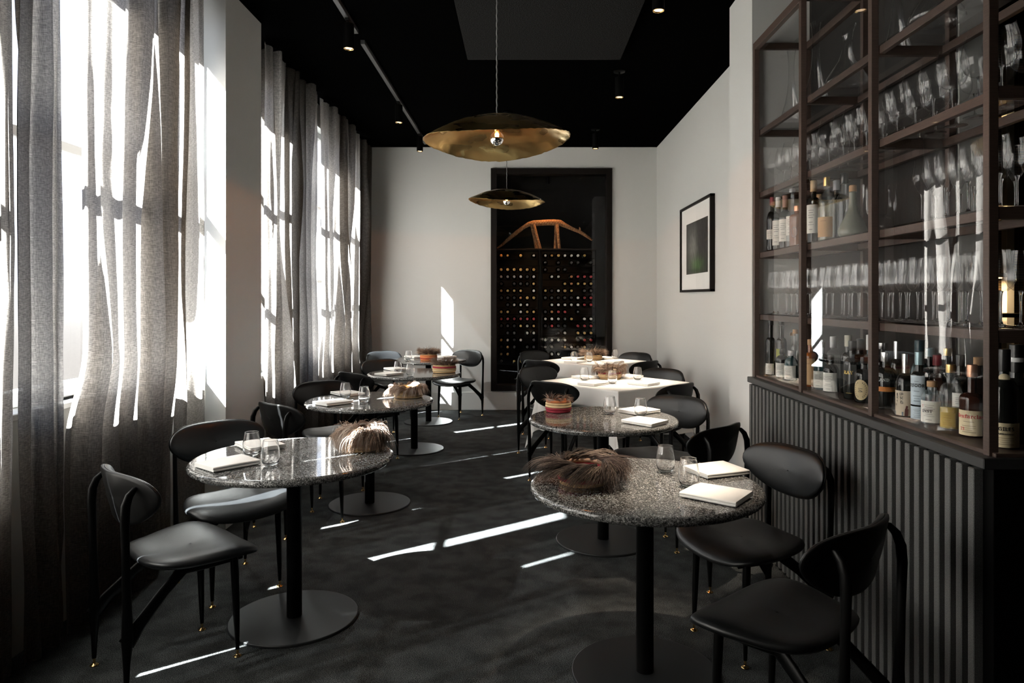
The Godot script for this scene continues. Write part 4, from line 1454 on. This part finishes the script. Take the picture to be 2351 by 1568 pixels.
func build_contents() -> void:
	var white := label_tex(Color(0.88, 0.88, 0.85), Color(0.2, 0.2, 0.22), 3)
	var cream := label_tex(Color(0.86, 0.80, 0.66), Color(0.3, 0.22, 0.15), 5)
	var bluish := label_tex(Color(0.78, 0.84, 0.88), Color(0.12, 0.16, 0.22), 8)
	var tan := label_tex(Color(0.76, 0.62, 0.46), Color(0.25, 0.15, 0.1), 12)
	var green := mat(Color(0.36, 0.38, 0.07), 0.6)
	var gold_l := label_tex(Color(0.72, 0.62, 0.32), Color(0.45, 0.2, 0.05), 15)
	var dark := mat(Color(0.010, 0.011, 0.010), 0.05)
	var brown := mat(Color(0.030, 0.009, 0.005), 0.05)
	var amber := mat(Color(0.24, 0.065, 0.012), 0.06)
	var teal := mat(Color(0.03, 0.07, 0.075), 0.06)
	var clear := glassy(Color(0.85, 0.95, 0.95), 0.04, 0.01)
	var yellow := mat(Color(0.40, 0.30, 0.06), 0.15)
	var water := glassy(Color(0.7, 0.85, 0.9), 0.12, 0.02)
	var blackcap := mat(grey(0.012), 0.3)
	var silver := mat(grey(0.72), 0.25, 1.0)
	var copper := mat(Color(0.72, 0.40, 0.27), 0.35, 0.8)
	var cork := mat(Color(0.46, 0.28, 0.15), 0.8)
	var goldc := mat(Color(0.70, 0.50, 0.20), 0.35, 1.0)
	var redcap := mat(Color(0.22, 0.015, 0.025), 0.4)
	var whitecap := mat(grey(0.66), 0.5)
	var red := mat(Color(0.52, 0.03, 0.03), 0.6)
	var ink := mat(grey(0.02), 0.6)
	var goldink := mat(Color(0.62, 0.44, 0.12), 0.4, 0.6)
	var whiteink := mat(grey(0.72), 0.6)
	var y := 1.001
	# bottom board, the bay nearest the camera
	bottle("squat dark whisky bottle with a cream label in red script, nearest the cabinet's end", atx(2232, 1.53, y), {"r": 0.038, "sh": 0.140, "h": 0.243, "glass": brown, "cap": copper, "cap_h": 0.042, "tag": [0.006, 0.090, 1.15, cream], "text": [["Glenfarclas", 0.0125, 0.070, red, -0.05], ["21", 0.011, 0.028, red, -0.5]]})
	bottle("clear bottle half full of yellow spirit, gold label, beside the red-script bottle", atx(2183, 1.535, y), {"r": 0.037, "sh": 0.135, "h": 0.232, "slope": 0.045, "glass": clear, "liquid": yellow, "fill": 0.078, "cap": goldc, "tag": [0.012, 0.062, 0.7, gold_l]})
	bottle("short clear bluish gin bottle with a cork and a plain white label", atx(2140, 1.53, y), {"r": 0.036, "sh": 0.112, "h": 0.160, "slope": 0.028, "rn": 0.015, "glass": water, "cap": cork, "cap_h": 0.022, "tag": [0.008, 0.088, 1.2, white], "text": [["INST", 0.0115, 0.050, ink, -0.15], ["!", 0.012, 0.068, red, -0.6]]})
	var b4 := bottle("slim dark bottle with two pale blue printed panels", atx(2111, 1.53, y), {"r": 0.030, "sh": 0.180, "h": 0.262, "glass": dark, "cap": mat(Color(0.30, 0.42, 0.46), 0.3, 0.5), "cap_h": 0.05, "tag": [0.060, 0.172, 1.0, bluish], "text": [["TDOOR", 0.0125, 0.134, ink, 0.0, false]]})
	var l4 := MB.new()
	arc_patch(l4, 0.0306, 0.006, 0.054, 1.0)
	obj(l4, "lower_label", bluish, b4)
	var b5 := bottle("dark bottle with a cream picture label in brushed characters", atx(2080, 1.53, y), {"r": 0.037, "sh": 0.135, "h": 0.248, "slope": 0.05, "rn": 0.012, "glass": dark, "cap": silver, "cap_h": 0.09, "tag": [0.004, 0.102, 1.25, mat(Color(0.62, 0.53, 0.40), 0.75)]})
	var brush := []
	for c in [[-2, 90], [-2, 74], [-2, 58]]:      # the large column: three characters
		var x: float = c[0]
		var t: float = c[1]
		match int(t):
			90: brush += [[x - 5, t + 5, x - 8, t - 1, 1.5], [x - 6.5, t + 2, x - 6.5, t - 7, 1.5], [x - 3, t + 4, x + 5, t + 4, 1.4], [x - 4, t + 0.5, x + 6, t + 0.5, 1.4], [x - 3, t - 3, x + 5, t - 3, 1.4], [x + 4, t + 4, x + 4, t - 3, 1.4], [x + 1, t + 5, x - 3, t - 7, 1.5]]
			74: brush += [[x - 7, t + 4, x - 1, t + 4, 1.3], [x - 4, t + 6, x - 4, t - 1, 1.3], [x - 7, t + 1, x - 1, t + 1, 1.3], [x + 1, t + 4, x + 6, t + 4, 1.3], [x + 3, t + 6, x + 1, t - 1, 1.3], [x - 6, t - 2, x + 5, t - 2, 1.4], [x + 5, t - 2, x + 3, t - 7, 1.4], [x, t, x - 5, t - 7, 1.4]]
			58: brush += [[x - 6, t + 4, x + 4, t + 4, 1.4], [x - 1, t + 6, x - 5, t - 5, 1.5], [x - 3, t, x + 4, t, 1.4], [x + 4, t, x + 4, t - 6, 1.5], [x - 3, t - 6, x + 5, t - 6, 1.4]]
	strokes(b5, 0.0376, brush, ink)
	strokes(b5, 0.0376, [[-21, 92, -21, 80, 5], [-25, 78, -17, 70, 2], [-17, 78, -25, 70, 2], [-22, 64, -20, 58, 3], [-27, 50, -25, 42, 3]], ink)
	strokes(b5, 0.0376, [[-34, 12, 36, 12, 15]], mat(Color(0.20, 0.25, 0.30), 0.75))
	strokes(b5, 0.0376, [[14, 4, 16, 32, 12], [15, 32, 17, 44, 7]], mat(Color(0.12, 0.03, 0.025), 0.75))
	bottle("broad dark bottle with white capitals over an orange band", atx(2034, 1.545, y), {"r": 0.045, "sh": 0.150, "h": 0.240, "slope": 0.04, "glass": dark, "cap": silver, "cap_h": 0.04, "rc": 0.02, "tag": [0.076, 0.096, 1.3, mat(Color(0.55, 0.19, 0.03), 0.6)], "text": [["GRAND", 0.013, 0.125, whiteink, -0.05]]})
	# the middle bay
	var b7 := bottle("dark bottle with a large round beige emblem beside the second post", atx(1984, 1.535, y), {"r": 0.040, "sh": 0.135, "h": 0.205, "slope": 0.03, "glass": dark, "cap": blackcap})
	var em := MB.new()
	for rg in [[0.0, 0.032, 0]]:
		var q := PackedVector3Array()
		for j in 9:
			for i in 32:
				var w := TAU * i / 32
				var rr := 0.034 * j / 8.0
				var a := rr * cos(w) / 0.0406
				q.append(Vector3(0.0408 * sin(a), 0.060 + 1.35 * rr * sin(w), 0.0408 * cos(a)))
		em.grid(q, 32, 9, true, 1, 1, 1)
	obj(em, "round_label", mat(Color(0.58, 0.47, 0.27), 0.7), b7)
	var arcs := []
	for k in 22:
		var w := TAU * k / 22.0
		if absf(cos(w)) > 0.15:
			arcs.append([23 * cos(w), 60 + 31 * sin(w), 27 * cos(w + 0.05), 60 + 37 * sin(w + 0.05), 2.2])
	arcs += [[-9, 66, 9, 66, 2], [-7, 60, 8, 54, 2.4], [-10, 52, 10, 52, 2]]
	strokes(b7, 0.0405, arcs, ink)
	bottle("tall black bottle printed in gold, in the middle bay", atx(1957, 1.535, y), {"r": 0.038, "sh": 0.175, "h": 0.270, "slope": 0.03, "glass": dark, "cap": blackcap, "cap_h": 0.045, "rc": 0.018, "tag": [0.03, 0.031, 0.4, goldink], "text": [["RAY", 0.016, 0.125, goldink, -0.1]]})
	bottle("dark bottle with a tall plain white label, in the middle of the row", atx(1908, 1.535, y), {"r": 0.036, "sh": 0.120, "h": 0.190, "slope": 0.034, "glass": dark, "cap": blackcap, "tag": [0.008, 0.100, 1.25, white]})
	bottle("bottle with a white label and dark shoulder, left of the plain white label", atx(1884, 1.535, y), {"r": 0.034, "sh": 0.130, "h": 0.215, "slope": 0.03, "glass": teal, "cap": whitecap, "tag": [0.010, 0.095, 1.2, white]})
	bottle("amber bottle with a tall beige label next to the first post", atx(1861, 1.53, y), {"r": 0.034, "sh": 0.165, "h": 0.250, "slope": 0.03, "glass": amber, "cap": cork, "tag": [0.012, 0.150, 1.1, tan]})
	# the far bay
	bottle("stout bottle with a creased white label, left of the first post", atx(1816, 1.535, y), {"r": 0.036, "sh": 0.110, "h": 0.170, "slope": 0.034, "glass": teal, "cap": whitecap, "tag": [0.006, 0.085, 1.25, white]})
	bottle("round-shouldered dark bottle with a white label in the far bay", atx(1796, 1.535, y), {"r": 0.036, "sh": 0.110, "h": 0.170, "slope": 0.036, "glass": dark, "cap": blackcap, "tag": [0.006, 0.088, 1.25, white]})
	bottle("tall slim bottle with an olive green label at the far end", Vector3(1.555, y, -4.225), {"r": 0.029, "sh": 0.215, "h": 0.345, "slope": 0.03, "glass": dark, "cap": blackcap, "cap_h": 0.04, "tag": [0.035, 0.165, 1.2, green]})
	bottle("tall slim dark bottle with a pale lower label, last in the far bay", Vector3(1.503, y, -4.262), {"r": 0.028, "sh": 0.215, "h": 0.345, "slope": 0.03, "glass": dark, "cap": blackcap, "cap_h": 0.04, "tag": [0.01, 0.075, 1.2, white]})
	# seen through the open end
	var b16 := bottle("large dark brandy bottle with an oval neck seal, seen through the cabinet's end", atx(2305, 1.52, y), {"r": 0.041, "sh": 0.180, "h": 0.308, "slope": 0.05, "glass": dark, "cap": blackcap, "cap_h": 0.07, "rc": 0.018, "turn": -0.55, "tag": [0.004, 0.080, 1.25, cream], "text": [["GILES", 0.012, 0.062, ink, 0.1, false], ["ARMAGNAC", 0.0055, 0.046, ink, 0.1]]})
	var ov := MB.new()
	var q2 := PackedVector3Array()
	for j in 5:
		for i in 24:
			var w := TAU * i / 24
			var rr := 0.014 * j / 4.0
			var a := rr * cos(w) / 0.018
			q2.append(Vector3(0.0215 * sin(a), 0.218 + 1.0 * rr * sin(w), 0.0215 * cos(a)))
	ov.grid(q2, 24, 5, true, 1, 1, 1)
	obj(ov, "neck_seal", cream, b16)
	var b17 := bottle("black-necked bottle with a white ring, rightmost in the cabinet's end", atx(2334, 1.605, y), {"r": 0.042, "sh": 0.185, "h": 0.318, "slope": 0.04, "glass": dark, "cap": blackcap, "cap_h": 0.09, "rn": 0.019})
	var rg2 := MB.new()
	rg2.lathe([[0.0205, 0.262], [0.0225, 0.262], [0.0225, 0.276], [0.0205, 0.276]], 24)
	obj(rg2, "neck_ring", whitecap, b17)
	# second and third rows on the bottom board
	var backs := [[2112, 1.60, 0.30, teal, mat(Color(0.02, 0.05, 0.06), 0.3), 0.10, "tall dark bottle with a long teal cap behind the two-panel bottle", 0.020], [2136, 1.69, 0.262, dark, mat(Color(0.22, 0.32, 0.35), 0.4), 0.035, "dark bottle with a grey-blue cap behind the gin bottle", 0.017],
		[2152, 1.60, 0.25, brown, redcap, 0.04, "brown bottle with a dark red cap in the second row", 0.016], [2176, 1.69, 0.27, dark, goldc, 0.03, "dark bottle with a gold collar behind the yellow spirit", 0.016], [2206, 1.60, 0.262, dark, blackcap, 0.04, "black bottle behind the red-script bottle, white shield label", 0.016],
		[2246, 1.69, 0.25, brown, cork, 0.03, "brown bottle standing behind the last post", 0.016], [2060, 1.69, 0.275, dark, silver, 0.09, "dark bottle with a long silver capsule in the second row", 0.0145], [2028, 1.69, 0.26, dark, silver, 0.03, "dark bottle with a silver stopper close to the second post", 0.02],
		[1997, 1.60, 0.30, teal, whitecap, 0.07, "tall bottle with a white capsule hard by the second post", 0.016], [1975, 1.69, 0.265, dark, blackcap, 0.055, "dark bottle with a black cap behind the gold-printed one", 0.018], [1947, 1.61, 0.285, dark, mat(Color(0.55, 0.52, 0.42), 0.5), 0.055, "tall bottle with a cream capsule in the second row, middle bay", 0.0165],
		[1913, 1.69, 0.26, clear, whitecap, 0.06, "clear bottle with a white capsule in the second row, middle bay", 0.017], [1888, 1.60, 0.235, dark, blackcap, 0.03, "dark bottle behind the white labels in the middle bay", 0.016], [1826, 1.60, 0.285, clear, cork, 0.025, "clear bottle with a tall corked neck, far bay", 0.015], [1820, 1.645, 0.26, clear, cork, 0.02, "clear bottle with a short cork, second row of the far bay", 0.015]]
	for k in backs.size():
		var e: Array = backs[k]
		var d := {"r": 0.034 if k < 13 else 0.025, "sh": e[2] * 0.60, "h": e[2], "slope": 0.045, "glass": e[3], "cap": e[4], "cap_h": e[5], "rc": e[7]}
		if k == 4:
			d.tag = [0.04, 0.125, 0.6, white]
		bottle(e[6], atx(e[0], e[1], y), d)
	# shelf over the wine glasses: wines, a stoneware flask, decanters
	y = SHELVES[1] + 0.001
	var g2 := "bottles on the second shelf of the cabinet"
	bottle("wine bottle with a red capsule and short white label, far end of the bottle shelf", Vector3(1.515, y, -4.262), {"r": 0.034, "sh": 0.195, "h": 0.325, "slope": 0.06, "glass": dark, "cap": redcap, "cap_h": 0.05, "group": g2, "tag": [0.07, 0.128, 1.2, white]})
	bottle("wine bottle with a long white label, second from the far end of the bottle shelf", Vector3(1.525, y, -4.192), {"r": 0.034, "sh": 0.19, "h": 0.315, "slope": 0.05, "glass": dark, "cap": whitecap, "cap_h": 0.06, "group": g2, "tag": [0.028, 0.175, 1.2, white]})
	bottle("wine bottle with a white label and pink wax neck on the bottle shelf", Vector3(1.54, y, -4.123), {"r": 0.034, "sh": 0.19, "h": 0.315, "slope": 0.05, "glass": dark, "cap": mat(Color(0.34, 0.20, 0.17), 0.6), "cap_h": 0.07, "group": g2, "tag": [0.045, 0.175, 1.2, white]})
	bottle("grappa bottle with a thin ball-topped stopper on the bottle shelf", Vector3(1.555, y, -4.054), {"r": 0.034, "sh": 0.19, "h": 0.345, "slope": 0.04, "rn": 0.009, "glass": water, "cap": whitecap, "cap_h": 0.02, "rc": 0.017, "group": g2, "tag": [0.075, 0.185, 1.2, white]})
	var b25 := bottle("amber-pink square-shouldered carafe with an oval emblem, left of the first post", Vector3(1.555, y, -3.972), {"r": 0.046, "sh": 0.185, "h": 0.235, "slope": 0.02, "rn": 0.02, "glass": mat(Color(0.20, 0.085, 0.045), 0.12), "cap": copper, "group": g2})
	var el := MB.new()
	var ep := []
	for k in 33:
		var w := TAU * k / 32.0
		var a := 0.016 * cos(w) / 0.0465
		ep.append(Vector3(0.0468 * sin(a), 0.085 + 0.028 * sin(w), 0.0468 * cos(a)))
	el.tube(ep, ep.map(func(_q): return 0.0008), 5)
	obj(el, "oval_emblem", whiteink, b25)
	bottle("dark bottle with a narrow beige label just right of the first post", atx(1850, 1.56, y), {"r": 0.034, "sh": 0.175, "h": 0.26, "slope": 0.04, "glass": dark, "cap": blackcap, "group": g2, "tag": [0.03, 0.15, 1.2, tan]})
	bottle("tall bottle with a cork-coloured capsule and long white label, middle bay", atx(1868, 1.535, y), {"r": 0.033, "sh": 0.21, "h": 0.335, "slope": 0.05, "glass": dark, "cap": mat(Color(0.62, 0.44, 0.24), 0.6), "cap_h": 0.06, "rc": 0.0165, "group": g2, "tag": [0.055, 0.205, 1.1, white]})
	bottle("clear bottle with a large tan label in handwriting, middle bay", atx(1898, 1.535, y), {"r": 0.041, "sh": 0.20, "h": 0.325, "slope": 0.06, "glass": clear, "liquid": glassy(Color(0.6, 0.55, 0.35), 0.25, 0.02), "fill": 0.19, "cap": goldc, "cap_h": 0.045, "group": g2, "tag": [0.022, 0.122, 1.15, tan]})
	bottle("dark bottle with a grey-banded neck behind the tan label", atx(1921, 1.63, y), {"r": 0.034, "sh": 0.20, "h": 0.325, "slope": 0.05, "glass": dark, "cap": mat(Color(0.30, 0.31, 0.34), 0.4), "cap_h": 0.05, "rc": 0.018, "group": g2})
	bottle("clear bottle with a tall black cap beside the stoneware flask", atx(1938, 1.60, y), {"r": 0.036, "sh": 0.20, "h": 0.335, "slope": 0.05, "glass": clear, "cap": blackcap, "cap_h": 0.05, "rc": 0.019, "group": g2})
	bottle("clear bottle with a cork behind the long white label", atx(1880, 1.67, y), {"r": 0.034, "sh": 0.19, "h": 0.30, "slope": 0.05, "glass": clear, "cap": cork, "cap_h": 0.03, "group": g2})
	var fl := thing("stoneware_flask", "grey-green glazed stoneware flask with a cork stopper, before the second post", "flask", atx(1958, 1.545, y))
	var fb := MB.new()
	fb.lathe([[0.0, 0.001], [0.052, 0.001], [0.060, 0.008], [0.0635, 0.022], [0.060, 0.042], [0.048, 0.070], [0.034, 0.098], [0.023, 0.125], [0.0175, 0.155], [0.0165, 0.205], [0.018, 0.212], [0.0, 0.213]], 40)
	obj(fb, "body", mat(Color(0.17, 0.18, 0.145), 0.32), fl)
	var fc := MB.new()
	fc.lathe([[0.0155, 0.206], [0.017, 0.214], [0.0168, 0.238], [0.013, 0.243], [0.0, 0.244]], 24)
	obj(fc, "cork", cork, fl)
	# decanters
	var tall := [[0.032, 0.001], [0.055, 0.003], [0.060, 0.012], [0.055, 0.035], [0.038, 0.09], [0.024, 0.16], [0.0175, 0.24], [0.0165, 0.31], [0.021, 0.37], [0.026, 0.40]]
	var wide := [[0.05, 0.001], [0.085, 0.003], [0.098, 0.014], [0.094, 0.034], [0.070, 0.075], [0.040, 0.12], [0.025, 0.165], [0.020, 0.21], [0.023, 0.25], [0.034, 0.275]]
	var pear := [[0.02, 0.001], [0.042, 0.004], [0.05, 0.02], [0.048, 0.045], [0.036, 0.09], [0.023, 0.14], [0.016, 0.19], [0.0145, 0.24], [0.018, 0.26]]
	for e in [[1817, 1.56, 3, tall, "tall slender glass decanter on the top shelf, far bay"], [1873, 1.53, 3, tall, "tall slender glass decanter with bright streaks, top shelf of the middle bay"], [1944, 1.58, 3, wide, "broad glass decanter with a slanting lip on the top shelf"], [1986, 1.66, 1, pear, "pear-shaped glass decanter just left of the second post"], [2060, 1.60, 3, tall, "tall glass decanter on the top shelf, near bay"], [2150, 1.56, 3, wide, "broad glass decanter above the balloon glasses, near bay"], [2240, 1.60, 3, tall, "tall glass decanter nearest the cabinet's end on the top shelf"]]:
		var dc := thing("decanter", e[4], "decanter", atx(e[0], e[1], SHELVES[e[2]] + 0.001), 0.4, "glass decanters in the cabinet")
		var b := MB.new()
		b.lathe(e[3], 32, 1)
		b.lathe([[0.0, 0.0045]] + e[3].map(func(v): return [v[0] - 0.0015, v[1] + 0.004]), 32, -1)
		if e[3] == wide:      # the lip is cut on a slant
			for i in b.v.size():
				var q := b.v[i]
				if q.y > 0.16:
					b.v[i].y += (q.y - 0.16) * q.x * 9.0
					b.v[i].x += (q.y - 0.16) * 0.12
		obj(b, "body", M.ware, dc)
	# the curled decanter
	var sw := thing("swan_decanter", "curled swan-necked glass decanter beside the second post", "decanter", atx(2043, 1.56, y), 0.9)
	var path := []
	var rr2 := []
	for k in 41:
		var t := k / 40.0
		var a := -0.9 + t * 5.6
		var rad := lerpf(0.068, 0.034, t)
		path.append(Vector3(0.0 + rad * sin(a) * 1.05, 0.085 + t * 0.075 - rad * 1.05 * cos(a) * 1.0, 0.02 * (t - 0.5)))
		rr2.append(lerpf(0.030, 0.0085, pow(t, 0.6)))
	var sb := MB.new()
	sb.tube(path, rr2, 18)
	obj(sb, "body", M.ware, sw)
	# stemware: rows on three shelves
	var tulip := []
	for q in [[0.002, 0.113], [0.020, 0.118], [0.034, 0.130], [0.0425, 0.150], [0.0415, 0.168], [0.037, 0.195], [0.0325, 0.225], [0.030, 0.247]]:
		tulip.append(q)
	var balloon := [[0.002, 0.083], [0.022, 0.088], [0.040, 0.102], [0.0515, 0.128], [0.0535, 0.150], [0.049, 0.178], [0.042, 0.203], [0.038, 0.222]]
	var flute := [[0.002, 0.104], [0.010, 0.110], [0.024, 0.138], [0.0335, 0.162], [0.0315, 0.180], [0.0275, 0.205], [0.0245, 0.233]]
	var sets := [
		["tulip", tulip, 0.113, 0.040, SHELVES[0], [1.505, 1.60], -2.225, -4.27, 0.0905, "tulip wine glass above the spirits"],
		["balloon", balloon, 0.083, 0.039, SHELVES[2], [1.52, 1.64], -2.235, -4.25, 0.124, "balloon wine glass, third shelf"],
		["flute", flute, 0.104, 0.034, SHELVES[1], [1.50, 1.575, 1.65], -2.215, -2.72, 0.0725, "tapered flute, second shelf"],
	]
	for s in sets:
		var made: Node3D = null
		var rowi := 0
		for x in s[5]:
			var z: float = s[6] - (0.5 * s[8] if rowi == 1 else 0.0)
			var k := 0
			while z > s[7]:
				var clash := false
				for pz in POSTS:
					clash = clash or absf(z - pz) < 0.012
				if not clash:
					var lab := "%s, %s row, %s from the open end" % [s[9], ["front", "second", "third"][rowi], nth(k)]
					var p := Vector3(x + 0.006 * sin(k * 2.3 + rowi), s[4] + 0.001, z + 0.006 * sin(k * 1.7))
					if made == null:
						made = stem_glass(lab, s[1], s[2], s[3], s[0] + " glasses in the cabinet")
						made.position = p
					else:
						dup(made, "wine_glass", lab, p, 0.0, s[0] + " glasses in the cabinet")
					k += 1
				z -= s[8]
			rowi += 1

func _ready() -> void:
	# camera: level, its lens shifted so that verticals stay upright
	var cam := Camera3D.new()
	cam.name = "camera"
	cam.projection = Camera3D.PROJECTION_FRUSTUM
	cam.near = 0.05
	cam.far = 100.0
	cam.size = 0.05 * 1568.0 / FOC
	cam.frustum_offset = Vector2((1175.5 - VX) / FOC * 0.05, (VY - 784.0) / FOC * 0.05)
	cam.position = Vector3(0, EYE, 0)
	add_child(cam)
	cam.current = true
	# daylight
	var env := Environment.new()
	env.background_mode = Environment.BG_SKY
	var sky := Sky.new()
	var sm := ProceduralSkyMaterial.new()
	sm.sky_top_color = Color(0.60, 0.68, 0.80)
	sm.sky_horizon_color = Color(0.86, 0.88, 0.92)
	sm.ground_bottom_color = Color(0.45, 0.44, 0.43)
	sm.ground_horizon_color = Color(0.62, 0.62, 0.62)
	sm.sun_angle_max = 6.0
	sky.sky_material = sm
	env.sky = sky
	env.background_energy_multiplier = 1.8
	env.tonemap_mode = Environment.TONE_MAPPER_LINEAR
	env.tonemap_exposure = 2.25
	env.sdfgi_enabled = true
	env.ssao_enabled = true
	env.ssil_enabled = true
	var we := WorldEnvironment.new()
	we.name = "environment"
	we.environment = env
	add_child(we)
	var sun := DirectionalLight3D.new()
	sun.name = "sun"
	sun.light_color = Color(0.970, 0.992, 0.995)
	sun.light_energy = 36.0
	sun.light_angular_distance = 0.6
	sun.shadow_enabled = true
	add_child(sun)
	var el := deg_to_rad(46.0)
	var go := Vector3(0.804 * cos(el), -sin(el), -0.595 * cos(el))
	sun.look_at_from_position(Vector3.ZERO, go, Vector3.UP)

	rng.seed = 77
	make_materials()
	build_room()
	build_kitchen()
	build_furniture()
	build_lamps()
	build_picture()
	build_cellar()
	build_cabinet()
	build_contents()
